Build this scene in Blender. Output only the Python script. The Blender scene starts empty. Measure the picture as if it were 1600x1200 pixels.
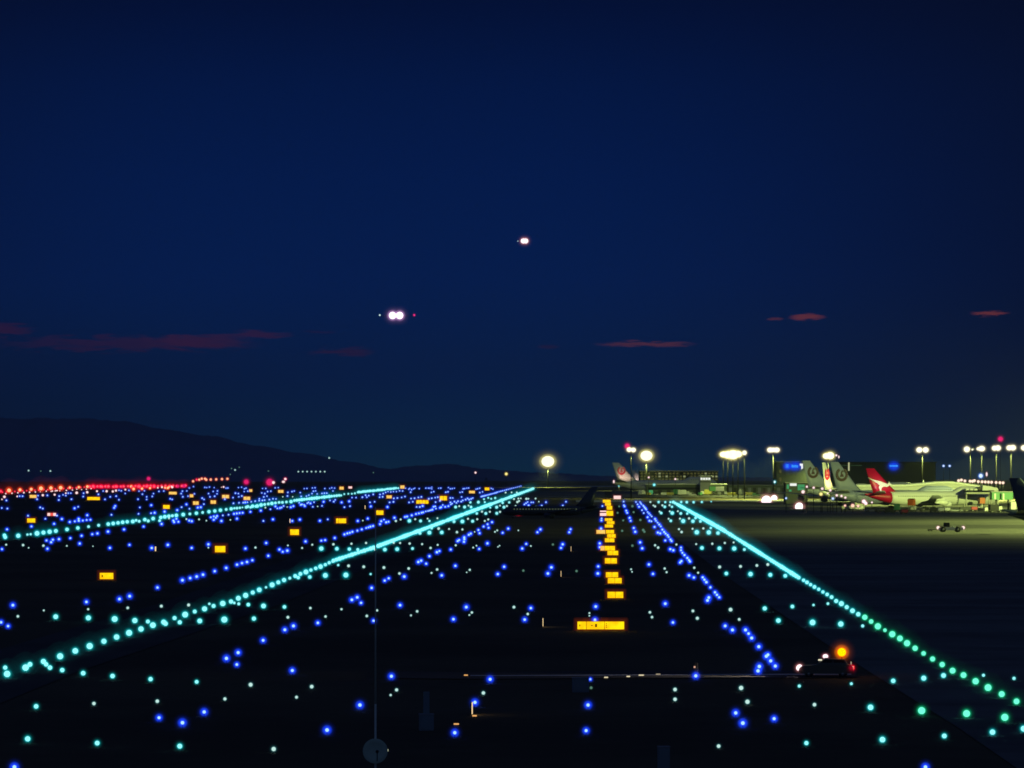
import bpy, bmesh, math, random
from mathutils import Vector, Matrix
random.seed(7)
S = bpy.context.scene
COL = S.collection

# ------------------------------------------------------------------ camera
F = 6980.0            # focal length in photo pixels (1600 wide)
HZ = 748.0            # eye level in the photo
H = 16.0              # eye height
PITCH = math.atan((HZ - 600.0) / F)
cd = bpy.data.cameras.new("camera")
cd.sensor_width = 36.0
cd.lens = 36.0 * F / 1600.0
cd.clip_start = 1.0
cd.clip_end = 90000.0
cam = bpy.data.objects.new("camera", cd)
cam.location = (0, 0, H)
cam.rotation_euler = (math.pi / 2 + PITCH, 0, 0)
COL.objects.link(cam)
S.camera = cam

# ------------------------------------------------------------------ render settings
S.view_settings.view_transform = 'Standard'
S.view_settings.look = 'None'
S.view_settings.exposure = 0.0
S.view_settings.gamma = 1.0
S.render.engine = 'CYCLES'
S.cycles.transparent_max_bounces = 512
S.cycles.max_bounces = 4
S.cycles.diffuse_bounces = 2
S.cycles.glossy_bounces = 2
S.cycles.sample_clamp_indirect = 1.0
S.cycles.sample_clamp_direct = 0.0
S.cycles.caustics_reflective = False
S.cycles.caustics_refractive = False
S.cycles.volume_bounces = 0
S.cycles.use_denoising = True
S.cycles.filter_width = 1.7

# ------------------------------------------------------------------ node helper
class NT:
    def __init__(self, tree):
        self.t = tree
    def n(self, kind, **kw):
        nd = self.t.nodes.new(kind)
        for k, v in kw.items():
            setattr(nd, k, v)
        return nd
    def set(self, sock, v):
        if hasattr(v, 'is_output') or isinstance(v, bpy.types.NodeSocket):
            self.t.links.new(v, sock)
        else:
            sock.default_value = v
    def math(self, op, a, b=0.0, clamp=False):
        nd = self.n('ShaderNodeMath', operation=op, use_clamp=clamp)
        self.set(nd.inputs[0], a)
        self.set(nd.inputs[1], b)
        return nd.outputs[0]
    def smooth(self, x, a, b):
        nd = self.n('ShaderNodeMapRange', interpolation_type='SMOOTHSTEP')
        self.set(nd.inputs['Value'], x)
        nd.inputs['From Min'].default_value = a
        nd.inputs['From Max'].default_value = b
        return nd.outputs['Result']
    def mix(self, fac, a, b, blend='MIX'):
        nd = self.n('ShaderNodeMix', data_type='RGBA', blend_type=blend)
        self.set(nd.inputs[0], fac)
        self.set(nd.inputs[6], a)
        self.set(nd.inputs[7], b)
        return nd.outputs[2]

def lin(r, g, b):
    f = lambda c: (c / 255 / 12.92) if c / 255 <= 0.04045 else ((c / 255 + 0.055) / 1.055) ** 2.4
    return (f(r), f(g), f(b), 1.0)

# ------------------------------------------------------------------ world: dusk sky after sunset, thin red cloud streaks
SUN_EL, SUN_AZ = math.radians(-3.0), math.radians(180.0)
W = bpy.data.worlds.new("World")
S.world = W
W.use_nodes = True
wt = NT(W.node_tree)
W.node_tree.nodes.clear()
tc = wt.n('ShaderNodeTexCoord')
sep = wt.n('ShaderNodeSeparateXYZ')
W.node_tree.links.new(tc.outputs['Generated'], sep.inputs[0])
ex, ey, ez = sep.outputs
az = wt.math('ARCTAN2', ex, ey)                      # radians right of the view axis
el = wt.math('ARCSINE', ez)                          # radians above the horizon
ramp = wt.n('ShaderNodeValToRGB')
wt.set(ramp.inputs[0], wt.math('MULTIPLY', el, 1.0 / 0.16))
pts = [(0.0, lin(9, 46, 71)), (0.05, lin(6, 40, 76)), (0.14, lin(2, 32, 80)), (0.28, lin(2, 30, 84)),
       (0.42, lin(2, 27, 79)), (0.55, lin(2, 23, 70)), (0.66, lin(2, 16, 55)), (1.0, lin(2, 11, 42))]
er = ramp.color_ramp.elements
er[0].position, er[0].color = pts[0]
er[1].position, er[1].color = pts[-1]
for p, c in pts[1:-1]:
    e = er.new(p); e.color = c
# the afterglow is centred a little left of the view axis and dies away to the right
d = wt.math('ABSOLUTE', wt.math('ADD', az, 0.030))
fall = wt.smooth(d, 0.03, 0.20)
sky = wt.mix(wt.math('MULTIPLY', fall, 0.85), ramp.outputs[0], lin(6, 11, 30))
nish = wt.n('ShaderNodeTexSky', sky_type='NISHITA', sun_disc=False)
nish.sun_elevation = SUN_EL
nish.sun_rotation = SUN_AZ
sky = wt.mix(0.0012, sky, nish.outputs[0], 'ADD')
low = wt.math('MULTIPLY', wt.smooth(el, 0.042, 0.004), wt.smooth(az, -0.01, -0.115))
sky = wt.mix(wt.math('MULTIPLY', low, 0.60), sky, lin(2, 12, 44))
# away from the view axis the unseen sky is brightened to light ground and hills
away = wt.smooth(ey, 0.93, 0.30)
sky = wt.mix(away, sky, (0.0135, 0.0240, 0.066, 1.0))
# cloud streaks: (u0, u1, v, half thickness, colour, strength) measured in the sky in photo pixels
nz = wt.n('ShaderNodeTexNoise')
nz.inputs['Scale'].default_value = 1.0
nz.inputs['Detail'].default_value = 5.0
mp = wt.n('ShaderNodeCombineXYZ')
wt.set(mp.inputs[0], wt.math('MULTIPLY', az, 160.0))
wt.set(mp.inputs[1], wt.math('MULTIPLY', el, 1300.0))
W.node_tree.links.new(mp.outputs[0], nz.inputs['Vector'])
nz.inputs['Roughness'].default_value = 0.62
nval = wt.math('SUBTRACT', nz.outputs['Fac'], 0.5)
clouds = [(-60, 62, 516, 15, (58, 24, 58), .75), (-20, 420, 538, 15, (52, 25, 62), .75), (215, 400, 533, 14, (62, 28, 64), .8),
          (345, 462, 523, 8, (62, 28, 64), .75), (478, 590, 550, 8, (52, 24, 60), .75),
          (470, 530, 519, 3, (36, 25, 66), .6), (925, 1092, 537.5, 5.5, (104, 52, 66), .85), (836, 878, 542, 4, (46, 25, 60), .6),
          (1195, 1226, 499, 3.6, (98, 48, 62), .8), (1228, 1294, 496.5, 5.6, (122, 56, 62), .9),
          (1512, 1577, 491, 6.0, (128, 58, 60), .95)]
for u0, u1, v, hh, c, st in clouds:
    ac, aw = ((u0 + u1) / 2 - 800) / F, (u1 - u0) / 2 / F
    ec, ew = (HZ - v) / F, hh * .82 / F
    tilt = -0.02 if u0 > 1000 else 0.0
    da = wt.math('SUBTRACT', az, ac)
    dx = wt.math('DIVIDE', da, aw)
    dy = wt.math('DIVIDE', wt.math('SUBTRACT', wt.math('SUBTRACT', el, ec), wt.math('MULTIPLY', da, -tilt)), ew)
    dy = wt.math('ADD', dy, wt.math('MULTIPLY', nval, 4.2))
    r2 = wt.math('ADD', wt.math('MULTIPLY', dx, dx), wt.math('MULTIPLY', dy, dy))
    m = wt.math('MULTIPLY', wt.smooth(r2, 1.1, 0.0), st * .80)
    sky = wt.mix(m, sky, lin(*c))
bg = wt.n('ShaderNodeBackground')
W.node_tree.links.new(sky, bg.inputs['Color'])
bg.inputs['Strength'].default_value = 1.0
wo = wt.n('ShaderNodeOutputWorld')
W.node_tree.links.new(bg.outputs[0], wo.inputs['Surface'])

# the sun has set: only the last trace of it is left
sd = bpy.data.lights.new("sun", 'SUN')
sd.energy = 0.003
sd.angle = math.radians(0.5)
sd.color = (1.0, 0.85, 0.7)
so = bpy.data.objects.new("sun", sd)
so.rotation_euler = (math.radians(88), 0, 0)
so.location = (0, 500, 300)
COL.objects.link(so)

# ------------------------------------------------------------------ terrain profile and pixel maths
ZB = [0.0]
STEP = 50.0
for i in range(1, 61):
    y = i * STEP
    t = min(1, max(0, (y - 1500) / 1500))
    ZB.append(7.0 * t * t * (3 - 2 * t))
def zg(y):
    y = max(0.0, y)
    i = int(y // STEP)
    if i >= 60: return ZB[60]
    f = y / STEP - i
    return ZB[i] * (1 - f) + ZB[i + 1] * f
cP, sP = math.cos(PITCH), math.sin(PITCH)
def at(u, v, D):
    cx, cy = (u - 800) / F, (600 - v) / F
    dyv, dz = cP - cy * sP, sP + cy * cP
    t = D / dyv
    return Vector((t * cx, D, H + t * dz))
def ground(u, v):
    cy = (600 - v) / F
    k = (sP + cy * cP) / (cP - cy * sP)
    lo, hi = 60.0, 60000.0
    for _ in range(60):
        m = (lo + hi) / 2
        if H + m * k > zg(m): lo = m
        else: hi = m
    D = (lo + hi) / 2
    p = at(u, v, D)
    p.z = zg(D)
    return p
def onground(u, D):
    p = at(u, 600, D)
    p.z = zg(D)
    return p
def ppm(D): return F / D

# ------------------------------------------------------------------ materials
MATS = {}
def pbr(name, col, rough=0.6, metal=0.0, noise=0.0, nscale=3.0, spec=0.5, bump=0.0):
    if name in MATS: return MATS[name]
    m = bpy.data.materials.new(name)
    m.use_nodes = True
    t = NT(m.node_tree)
    b = m.node_tree.nodes['Principled BSDF']
    b.inputs['Roughness'].default_value = rough
    b.inputs['Metallic'].default_value = metal
    b.inputs['Specular IOR Level'].default_value = spec
    c = tuple(col[:3]) + (1,)
    n = t.n('ShaderNodeTexNoise')
    n.inputs['Scale'].default_value = nscale
    n.inputs['Detail'].default_value = 4
    o = t.n('ShaderNodeTexCoord')
    m.node_tree.links.new(o.outputs['Object'], n.inputs['Vector'])
    k = max(noise, 0.08)
    mx = t.mix(n.outputs['Fac'], tuple(x * (1 - k) for x in c[:3]) + (1,), tuple(min(1, x * (1 + k)) for x in c[:3]) + (1,))
    m.node_tree.links.new(mx, b.inputs['Base Color'])
    MATS[name] = m
    return m
def emis(name, col, strength=1.0, sample=False):
    if name in MATS: return MATS[name]
    m = bpy.data.materials.new(name)
    m.use_nodes = True
    m.node_tree.nodes.clear()
    t = NT(m.node_tree)
    e = t.n('ShaderNodeEmission')
    e.inputs[0].default_value = tuple(col[:3]) + (1,)
    e.inputs[1].default_value = strength
    o = t.n('ShaderNodeOutputMaterial')
    m.node_tree.links.new(e.outputs[0], o.inputs['Surface'])
    m.cycles.emission_sampling = 'FRONT' if sample else 'NONE'
    MATS[name] = m
    return m
SOFTOF = {}
def glow(name, col, strength, soft=True):
    """lens glow built as clear emissive shells, an added halo rather than lamp glass"""
    if name in MATS: return MATS[name]
    if soft:
        SOFTOF[name] = tuple(glow('%s_layer_%d' % (name, q), col, strength * f, False) for q, f in enumerate((.16, .08, .032, .016, dict(cyan=.045, aqua=.045, oran=.045, red_=.045, blue=.011).get(name[:4], .024))))
    m = bpy.data.materials.new(name)
    m.use_nodes = True
    m.node_tree.nodes.clear()
    t = NT(m.node_tree)
    e = t.n('ShaderNodeEmission')
    e.inputs[0].default_value = tuple(col[:3]) + (1,)
    e.inputs[1].default_value = strength
    tr = t.n('ShaderNodeBsdfTransparent')
    a = t.n('ShaderNodeAddShader')
    o = t.n('ShaderNodeOutputMaterial')
    m.node_tree.links.new(e.outputs[0], a.inputs[0])
    m.node_tree.links.new(tr.outputs[0], a.inputs[1])
    m.node_tree.links.new(a.outputs[0], o.inputs['Surface'])
    m.cycles.emission_sampling = 'NONE'
    MATS[name] = m
    return m

M_DARK = pbr('dark_metal', (0.03, 0.03, 0.035), 0.5, 0.4)
M_POLE = pbr('galvanised_steel', (0.35, 0.36, 0.36), 0.5, 0.3)
M_MAST = pbr('mast_steel', (0.006, 0.006, 0.0055), 0.9, spec=0.0)
M_WHITE = pbr('white_paint', (0.75, 0.76, 0.75), 0.35)
M_GREY = pbr('grey_paint', (0.32, 0.34, 0.36), 0.45)
M_TYRE = pbr('tyre_rubber', (0.02, 0.02, 0.02), 0.8)
M_GLASS = pbr('dark_glass', (0.015, 0.02, 0.025), 0.1)
M_RED = pbr('red_paint', (0.46, 0.002, 0.045), 0.4)
M_ORANGE = pbr('orange_paint', (0.75, 0.16, 0.03), 0.45)
M_GREEN = pbr('green_paint', (0.10, 0.34, 0.16), 0.5)
M_NAVY = pbr('navy_paint', (0.03, 0.045, 0.09), 0.35)
M_CONC = pbr('pale_cladding', (0.55, 0.55, 0.50), 0.7, noise=0.15, nscale=0.2)
M_HANGAR = pbr('hangar_cladding', (0.045, 0.055, 0.055), 0.7, noise=0.2, nscale=0.1)
M_PIER = pbr('weathered_cladding', (0.15, 0.19, 0.13), 0.7, noise=0.3, nscale=0.3)
M_STEEL = pbr('bare_aluminium', (0.45, 0.45, 0.45), 0.35, 0.6)

# ------------------------------------------------------------------ mesh helpers
def tag(o, label=None, cat=None, group=None, kind=None):
    if label: o['label'] = label
    if cat: o['category'] = cat
    if group: o['group'] = group
    if kind: o['kind'] = kind
    return o
def empty(name, loc, rz=0.0, label=None, cat=None, group=None):
    o = bpy.data.objects.new(name, None)
    o.location = loc
    o.rotation_euler = (0, 0, rz)
    o.empty_display_size = 0.5
    COL.objects.link(o)
    return tag(o, label, cat, group)
class MB:
    def __init__(self):
        self.bm = bmesh.new()
        self.mats = []
    def mi(self, m):
        if m not in self.mats: self.mats.append(m)
        return self.mats.index(m)
    def box(self, c, s, m=None, rz=0.0, bevel=0.0, taper=1.0):
        i = self.mi(m)
        hx, hy, hz = s[0] / 2, s[1] / 2, s[2] / 2
        R = Matrix.Rotation(rz, 3, 'Z')
        vs = []
        for z, k in ((-hz, 1.0), (hz, taper)):
            for x, y in ((-hx, -hy), (hx, -hy), (hx, hy), (-hx, hy)):
                vs.append(self.bm.verts.new(Vector(c) + R @ Vector((x * k, y * k, z))))
        fs = [(3, 2, 1, 0), (4, 5, 6, 7), (0, 1, 5, 4), (1, 2, 6, 5), (2, 3, 7, 6), (3, 0, 4, 7)]
        faces = []
        for f in fs:
            fc = self.bm.faces.new([vs[k] for k in f]); fc.material_index = i; faces.append(fc)
        if bevel > 0:
            es = {e for f in faces for e in f.edges}
            r = bmesh.ops.bevel(self.bm, geom=list(es), offset=bevel, segments=2, profile=0.5, affect='EDGES')
            for f in r['faces']: f.material_index = i
        return self
    def prism(self, pts, y0, y1, m=None, axis='y'):
        """polygon in (a,b) extruded along an axis"""
        i = self.mi(m)
        def P(a, b, c):
            return {'y': (a, c, b), 'x': (c, a, b), 'z': (a, b, c)}[axis]
        A = [self.bm.verts.new(P(a, b, y0)) for a, b in pts]
        B = [self.bm.verts.new(P(a, b, y1)) for a, b in pts]
        n = len(pts)
        for f in ([A[::-1]], [B]):
            fc = self.bm.faces.new(f[0]); fc.material_index = i
        for k in range(n):
            fc = self.bm.faces.new((A[k], A[(k + 1) % n], B[(k + 1) % n], B[k])); fc.material_index = i
        return self
    def loft(self, rings, m=None, cap=True, smooth=True):
        i = self.mi(m)
        R = [[self.bm.verts.new(p) for p in r] for r in rings]
        n = len(R[0])
        for a, b in zip(R[:-1], R[1:]):
            for k in range(n):
                fc = self.bm.faces.new((a[k], a[(k + 1) % n], b[(k + 1) % n], b[k]))
                fc.material_index = i; fc.smooth = smooth
        if cap:
            for r in (R[0][::-1], R[-1]):
                fc = self.bm.faces.new(r); fc.material_index = i
        return self
    def tube(self, a, b, r0, r1=None, m=None, n=10):
        a, b = Vector(a), Vector(b)
        r1 = r0 if r1 is None else r1
        d = (b - a).normalized()
        x = d.orthogonal().normalized()
        y = d.cross(x)
        ring = lambda c, r: [c + (x * math.cos(t) + y * math.sin(t)) * r for t in [2 * math.pi * k / n for k in range(n)]]
        return self.loft([ring(a, r0), ring(b, r1)], m)
    def lathe(self, prof, m=None, axis='z', c=(0, 0, 0), n=16):
        rings = []
        for r, h in prof:
            ring = []
            for k in range(n):
                t = 2 * math.pi * k / n
                a, b = r * math.cos(t), r * math.sin(t)
                p = {'z': (a, b, h), 'x': (h, a, b), 'y': (b, h, a)}[axis]
                ring.append(Vector(c) + Vector(p))
            rings.append(ring)
        return self.loft(rings, m)
    def ball(self, c, r, m=None, sub=3, sc=(1, 1, 1)):
        i = self.mi(m)
        M = Matrix.Translation(c) @ Matrix.Diagonal((r * sc[0], r * sc[1], r * sc[2], 1))
        res = bmesh.ops.create_icosphere(self.bm, subdivisions=sub, radius=1.0, matrix=M)
        for v in res['verts']:
            for f in v.link_faces:
                f.material_index = i; f.smooth = True
        return self
    def mesh(self, name):
        me = bpy.data.meshes.new(name)
        bmesh.ops.recalc_face_normals(self.bm, faces=self.bm.faces[:])
        self.bm.to_mesh(me)
        self.bm.free()
        for m in self.mats:
            if m: me.materials.append(m)
        return me
    def build(self, name, parent=None, loc=(0, 0, 0), rz=0.0):
        o = bpy.data.objects.new(name, self.mesh(name))
        o.location = loc
        o.rotation_euler = (0, 0, rz)
        if parent is not None: o.parent = parent
        COL.objects.link(o)
        return o
SHELLS = (0.40, 0.52, 0.64, 0.76, 0.88)
SOFT = ((1.0, 0), (1.10, 1), (1.21, 1), (1.33, 2), (1.47, 2), (1.64, 3))
WIDE = (2.1, 2.8)
def glowball(mb, c, r, core_ratio, core, halo, sub=3, sc=(1, 1, 1), shells=SHELLS, soft=True, wide=False):  # lamp core plus emissive shells that stand for camera glow
    mb.ball(c, r * core_ratio, core, sub, sc)
    for s in shells:
        if s > core_ratio + 0.03: mb.ball(c, r * s, halo, sub, sc)
    if soft:
        for s, q in SOFT: mb.ball(c, r * s, SOFTOF[halo.name][q], sub, sc)
    if wide:
        for s in WIDE: mb.ball(c, r * s, SOFTOF[halo.name][4], 2, sc)
    return mb
def copy_tree(o, parent=None):
    c = o.copy(); COL.objects.link(c)
    if parent is not None: c.parent = parent
    for ch in list(o.children): copy_tree(ch, c)
    return c

# ------------------------------------------------------------------ setting: ground, runway strips, hills
def surf_mat(name, c1, c2, scale, rough=0.85, streak=None):
    m = bpy.data.materials.new(name)
    m.use_nodes = True
    t = NT(m.node_tree)
    b = m.node_tree.nodes['Principled BSDF']
    b.inputs['Roughness'].default_value = rough
    b.inputs['Specular IOR Level'].default_value = 0.25
    o = t.n('ShaderNodeTexCoord')
    mpn = t.n('ShaderNodeMapping')
    m.node_tree.links.new(o.outputs['Object'], mpn.inputs[0])
    if streak: mpn.inputs['Scale'].default_value = streak
    n = t.n('ShaderNodeTexNoise')
    n.inputs['Scale'].default_value = scale
    n.inputs['Detail'].default_value = 6
    m.node_tree.links.new(mpn.outputs[0], n.inputs['Vector'])
    n2 = t.n('ShaderNodeTexNoise')
    n2.inputs['Scale'].default_value = scale * 14
    n2.inputs['Detail'].default_value = 4
    m.node_tree.links.new(o.outputs['Object'], n2.inputs['Vector'])
    f = t.math('ADD', t.math('MULTIPLY', n.outputs['Fac'], 0.75), t.math('MULTIPLY', n2.outputs['Fac'], 0.25))
    f = t.smooth(f, 0.36, 0.64)
    m.node_tree.links.new(t.mix(f, c1 + (1,), c2 + (1,)), b.inputs['Base Color'])
    MATS[name] = m
    return m
M_GRASS = surf_mat('dry_grass', (0.065, 0.052, 0.026), (0.115, 0.092, 0.046), 0.02)
M_ASPH = surf_mat('asphalt', (0.062, 0.056, 0.048), (0.092, 0.084, 0.072), 0.03, 0.8)
M_APRON = surf_mat('apron_concrete', (0.10, 0.10, 0.09), (0.19, 0.19, 0.17), 0.012, 0.8, (1.0, 3.5, 1.0))
M_STRIP = surf_mat('pale_concrete', (0.42, 0.42, 0.38), (0.60, 0.60, 0.54), 0.05)
M_MARK = pbr('road_marking', (0.75, 0.74, 0.70), 0.6, noise=0.2, nscale=0.3)
YB = [0.0] + [i * STEP for i in range(1, 61)] + [4000, 6000, 10000, 18000, 40000]
bm = MB()
xs = [-14000, -3000, -800, 0, 800, 3000, 14000]
gi = bm.mi(M_GRASS)
g = [[bm.bm.verts.new((x, y if y > 0 else -600, zg(y))) for x in xs] for y in YB]
for a, b in zip(g[:-1], g[1:]):
    for k in range(len(xs) - 1):
        bm.bm.faces.new((a[k], a[k + 1], b[k + 1], b[k]))
tag(bm.build('ground'), kind='structure')

def sheet(name, left, right, off, mat, kind='structure'):
    """strip between two ground polylines given as photo pixels (same count), following the terrain"""
    A = [ground(*p) for p in left]
    B = [ground(*p) for p in right]
    def cut(P, Q):
        ys = sorted({y for y in YB if min(P.y, Q.y) < y < max(P.y, Q.y)})
        return ys
    mb = MB(); mi = mb.mi(mat)
    # resample both sides at common parameters
    rows = []
    for (a0, a1), (b0, b1) in zip(zip(A[:-1], A[1:]), zip(B[:-1], B[1:])):
        n = max(2, int(abs(a1.y - a0.y) / 25), int(abs(b1.y - b0.y) / 25))
        n = min(n, 160)
        for k in range(n + (1 if a1 is A[-1] else 0)):
            t = k / n
            p, q = a0.lerp(a1, t), b0.lerp(b1, t)
            m = max(2, min(40, int(abs(p.y - q.y) / 25)))
            rows.append((p, q))
    prev = None
    for p, q in rows:
        cur = []
        for j in range(13):
            r = p.lerp(q, j / 12)
            r.z = zg(r.y) + off
            cur.append(mb.bm.verts.new(r))
        if prev:
            for j in range(12): mb.bm.faces.new((prev[j], prev[j + 1], cur[j + 1], cur[j]))
        prev = cur
    return tag(mb.build(name), kind=kind)
LL = [(-260, 1150), (10, 1050), (350, 945), (590, 855), (720, 805), (833, 764)]
RL = [(1057, 786), (1130, 829), (1200, 868), (1300, 932), (1440, 1020), (1590, 1097), (1750, 1190), (1960, 1310)]
sheet('taxiway_strip', [(u - 60 - 0.25 * (v - 760), v) for u, v in LL], [(u + 40 + 0.25 * (v - 760), v) for u, v in LL], 0.05, M_ASPH)
sheet('apron', [(948, 786.5), (1008, 800), (1140, 905), (1318, 1025), (1500, 1140), (1760, 1320)],
      [(1800, 786.5), (2100, 800), (2500, 905), (2900, 1025), (3300, 1140), (3900, 1320)], 0.05, M_APRON)
sheet('service_road', [(620, 1061), (760, 1062), (1000, 1060), (1200, 1060.5), (1338, 1060)], [(620, 1050), (760, 1051), (1000, 1049), (1200, 1049), (1338, 1049)], 0.06, M_ASPH)
sheet('road_edge_line', [(735, 1057.4), (780, 1057.6), (1000, 1056.6), (1240, 1055.6), (1330, 1055.4)], [(735, 1056.2), (780, 1056.4), (1000, 1055.4), (1240, 1054.3), (1330, 1054.2)], 0.075, M_MARK)
sheet('perimeter_road', [(900, 785.2), (1100, 785.3), (1362, 784.5)], [(900, 782.2), (1100, 781.9), (1362, 781.4)], 0.18, M_STRIP)
sheet('far_apron', [(955, 777.5), (1100, 777.5), (1350, 778.0)], [(955, 767.5), (1100, 767.0), (1350, 767.0)], 0.25, M_APRON)
sheet('far_perimeter_road', [(836, 761.2), (1010, 761.2)], [(836, 759.6), (1010, 759.6)], 0.30, M_STRIP)
sheet('dark_runway', [(760, 778), (945, 778)], [(760, 768), (945, 768)], 0.2, M_APRON)

M_HILL = pbr('hazy_hill', (0.13, 0.20, 0.38), 1.0, noise=0.15, nscale=0.002, spec=0.0)  # blue of the distant air is put into the hill colour
def hill(name, crest, D, depth, low=HZ + 4):
    mb = MB(); mi = mb.mi(M_HILL)
    random.seed(len(crest))
    cols = []
    n = 160
    u0, u1 = crest[0][0], crest[-1][0]
    for k in range(n + 1):
        u = u0 + (u1 - u0) * k / n
        for (a, va), (b, vb) in zip(crest[:-1], crest[1:]):
            if a <= u <= b:
                t = (u - a) / (b - a); t = t * t * (3 - 2 * t)
                v = va + (vb - va) * t + random.uniform(-0.8, 0.8)
        top = at(u, v, D)
        hgt = max(1.0, top.z - 5)
        col = []
        for j in range(9):
            s = j / 8
            yy = D - depth * (1 - s) ** 1.0
            col.append((top.x * (0.9 + 0.1 * s), yy, 5 + hgt * (1 - (1 - s) ** 2) + (random.uniform(-.03, .03) * hgt if 0 < j < 8 else 0)))
        for j in range(1, 6):
            s = j / 5
            col.append((top.x * (1 + .1 * s), D + depth * s, 5 + hgt * (1 - s * s)))
        cols.append([mb.bm.verts.new(p) for p in col])
    for a, b in zip(cols[:-1], cols[1:]):
        for j in range(len(a) - 1):
            f = mb.bm.faces.new((a[j], b[j], b[j + 1], a[j + 1])); f.smooth = True
    return tag(mb.build(name), kind='structure')
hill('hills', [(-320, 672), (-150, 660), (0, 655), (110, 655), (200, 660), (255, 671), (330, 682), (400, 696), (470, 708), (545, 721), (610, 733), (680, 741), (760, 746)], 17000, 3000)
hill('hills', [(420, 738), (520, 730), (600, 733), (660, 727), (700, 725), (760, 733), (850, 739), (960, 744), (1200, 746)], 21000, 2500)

# ------------------------------------------------------------------ ground lamps
C_BLUE = emis('blue_lamp_core', (0.42, 0.74, 1.0), 1.15)
G_BLUE = glow('blue_lamp_glass', (0.010, 0.055, 1.0), 0.115)  # blue lens glow shells, no lamp glass
C_CYAN = emis('cyan_lamp_core', (0.33, 0.97, 1.0), 1.05)
G_CYAN = glow('cyan_lamp_glass', (0.0, 0.42, 0.50), 0.10)  # cyan lens glow shells, no lamp glass
C_AQUA = emis('aqua_lamp_core', (0.33, 0.98, 1.0), 1.05)
G_AQUA = glow('aqua_lamp_glass', (0.0, 0.50, 0.52), 0.08)  # aqua lens glow shells, no lamp glass
C_GREEN = emis('green_lamp_core', (0.18, 0.97, 0.68), 1.05)
G_GREEN = glow('green_lamp_glass', (0.0, 0.55, 0.22), 0.085)  # green lens glow shells, no lamp glass
C_WHITE = emis('white_lamp_core', (0.62, 0.92, 0.84), 0.9)
G_WHITE = glow('white_lamp_glass', (0.05, 0.25, 0.28), 0.05)  # lens glow shells of white lamps, no lamp glass
C_DIM = emis('dim_lamp_core', (0.10, 0.22, 0.17), 0.9)
G_DIM = glow('dim_lamp_glass', (0.03, 0.10, 0.06), 0.05)  # lens glow shells of dim lamps, no lamp glass
C_ORG = emis('orange_lamp_core', (1.0, 0.62, 0.30), 1.1)
G_ORG = glow('orange_lamp_glass', (1.0, 0.055, 0.004), 0.085)  # orange lens glow shells, no lamp glass
C_RED = emis('red_lamp_core', (1.0, 0.13, 0.20), 0.85)
G_RED = glow('red_lamp_glass', (0.95, 0.0, 0.035), 0.085)  # red lens glow shells, no lamp glass
C_PINK = emis('pink_lamp_core', (1.0, 0.82, 0.80), 1.1)
G_PINK = glow('pink_lamp_glass', (0.9, 0.25, 0.35), 0.05)  # pink lens glow shells, no lamp glass
C_MAG = emis('magenta_lamp_core', (0.80, 0.02, 0.16), 0.85)
G_MAG = glow('magenta_lamp_glass', (0.75, 0.0, 0.14), 0.08)  # magenta lens glow shells, no lamp glass
LAMPMATS = {'blue': (C_BLUE, G_BLUE, .31), 'cyan': (C_CYAN, G_CYAN, .52), 'aqua': (C_AQUA, G_AQUA, .55), 'green': (C_GREEN, G_GREEN, .58),
            'white': (C_WHITE, G_WHITE, .55), 'dim': (C_DIM, G_DIM, .55), 'orange': (C_ORG, G_ORG, .40), 'red': (C_RED, G_RED, .36),
            'pink': (C_PINK, G_PINK, .62), 'magenta': (C_MAG, G_MAG, .55)}
LAMPMESH = {}
def lamp_mesh(kind, sub=3, wide=True):
    if (kind, sub, wide) in LAMPMESH: return LAMPMESH[(kind, sub, wide)]
    core, halo, cr = LAMPMATS[kind]
    mb = MB()
    n = 8
    mb.lathe([(0.30, 0.0), (0.30, 0.06), (0.13, 0.10), (0.09, 0.14), (0.09, 0.95 - cr * 0.9)], M_DARK, n=n)
    glowball(mb, (0, 0, 0.95), 1.0, cr, core, halo, sub, shells=SHELLS if sub == 3 else (0.5, 0.75), soft=True, wide=wide and kind not in ('white', 'dim'))
    LAMPMESH[(kind, sub, wide)] = mb.mesh(kind + '_lamp')
    return LAMPMESH[(kind, sub, wide)]

LAMPS = []     # (kind, u, v, radius px, line tag)
def rblue(v): return 2.5 + 6.0 * (max(0, v - 762) / 380.0) ** 0.6
def add(kind, pts, ox, oy, s, size=1.0, line=''):
    for p in pts:
        u, v = ox + p[0] / s, oy + p[1] / s
        sz = size * (p[2] if len(p) > 2 else 1.0)
        b = rblue(v)
        k = kind
        if kind == 'cyan':
            if u > 1000 and (line == 'right' and v > 960 or sz > .95 and v > 1090): k = 'green'
            elif v > 930: k = 'aqua'
            r = (b * 1.02 + 0.6) * sz
        elif kind in ('white', 'dim'): r = (1.3 + 0.32 * b) * sz
        elif kind == 'blue': r = b * sz
        else: r = (2.3 if kind == 'pink' else 2.75) * sz
        LAMPS.append((k, u, v, r, line))
L_, M_, S_ = 1.0, 0.78, 0.55
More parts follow.
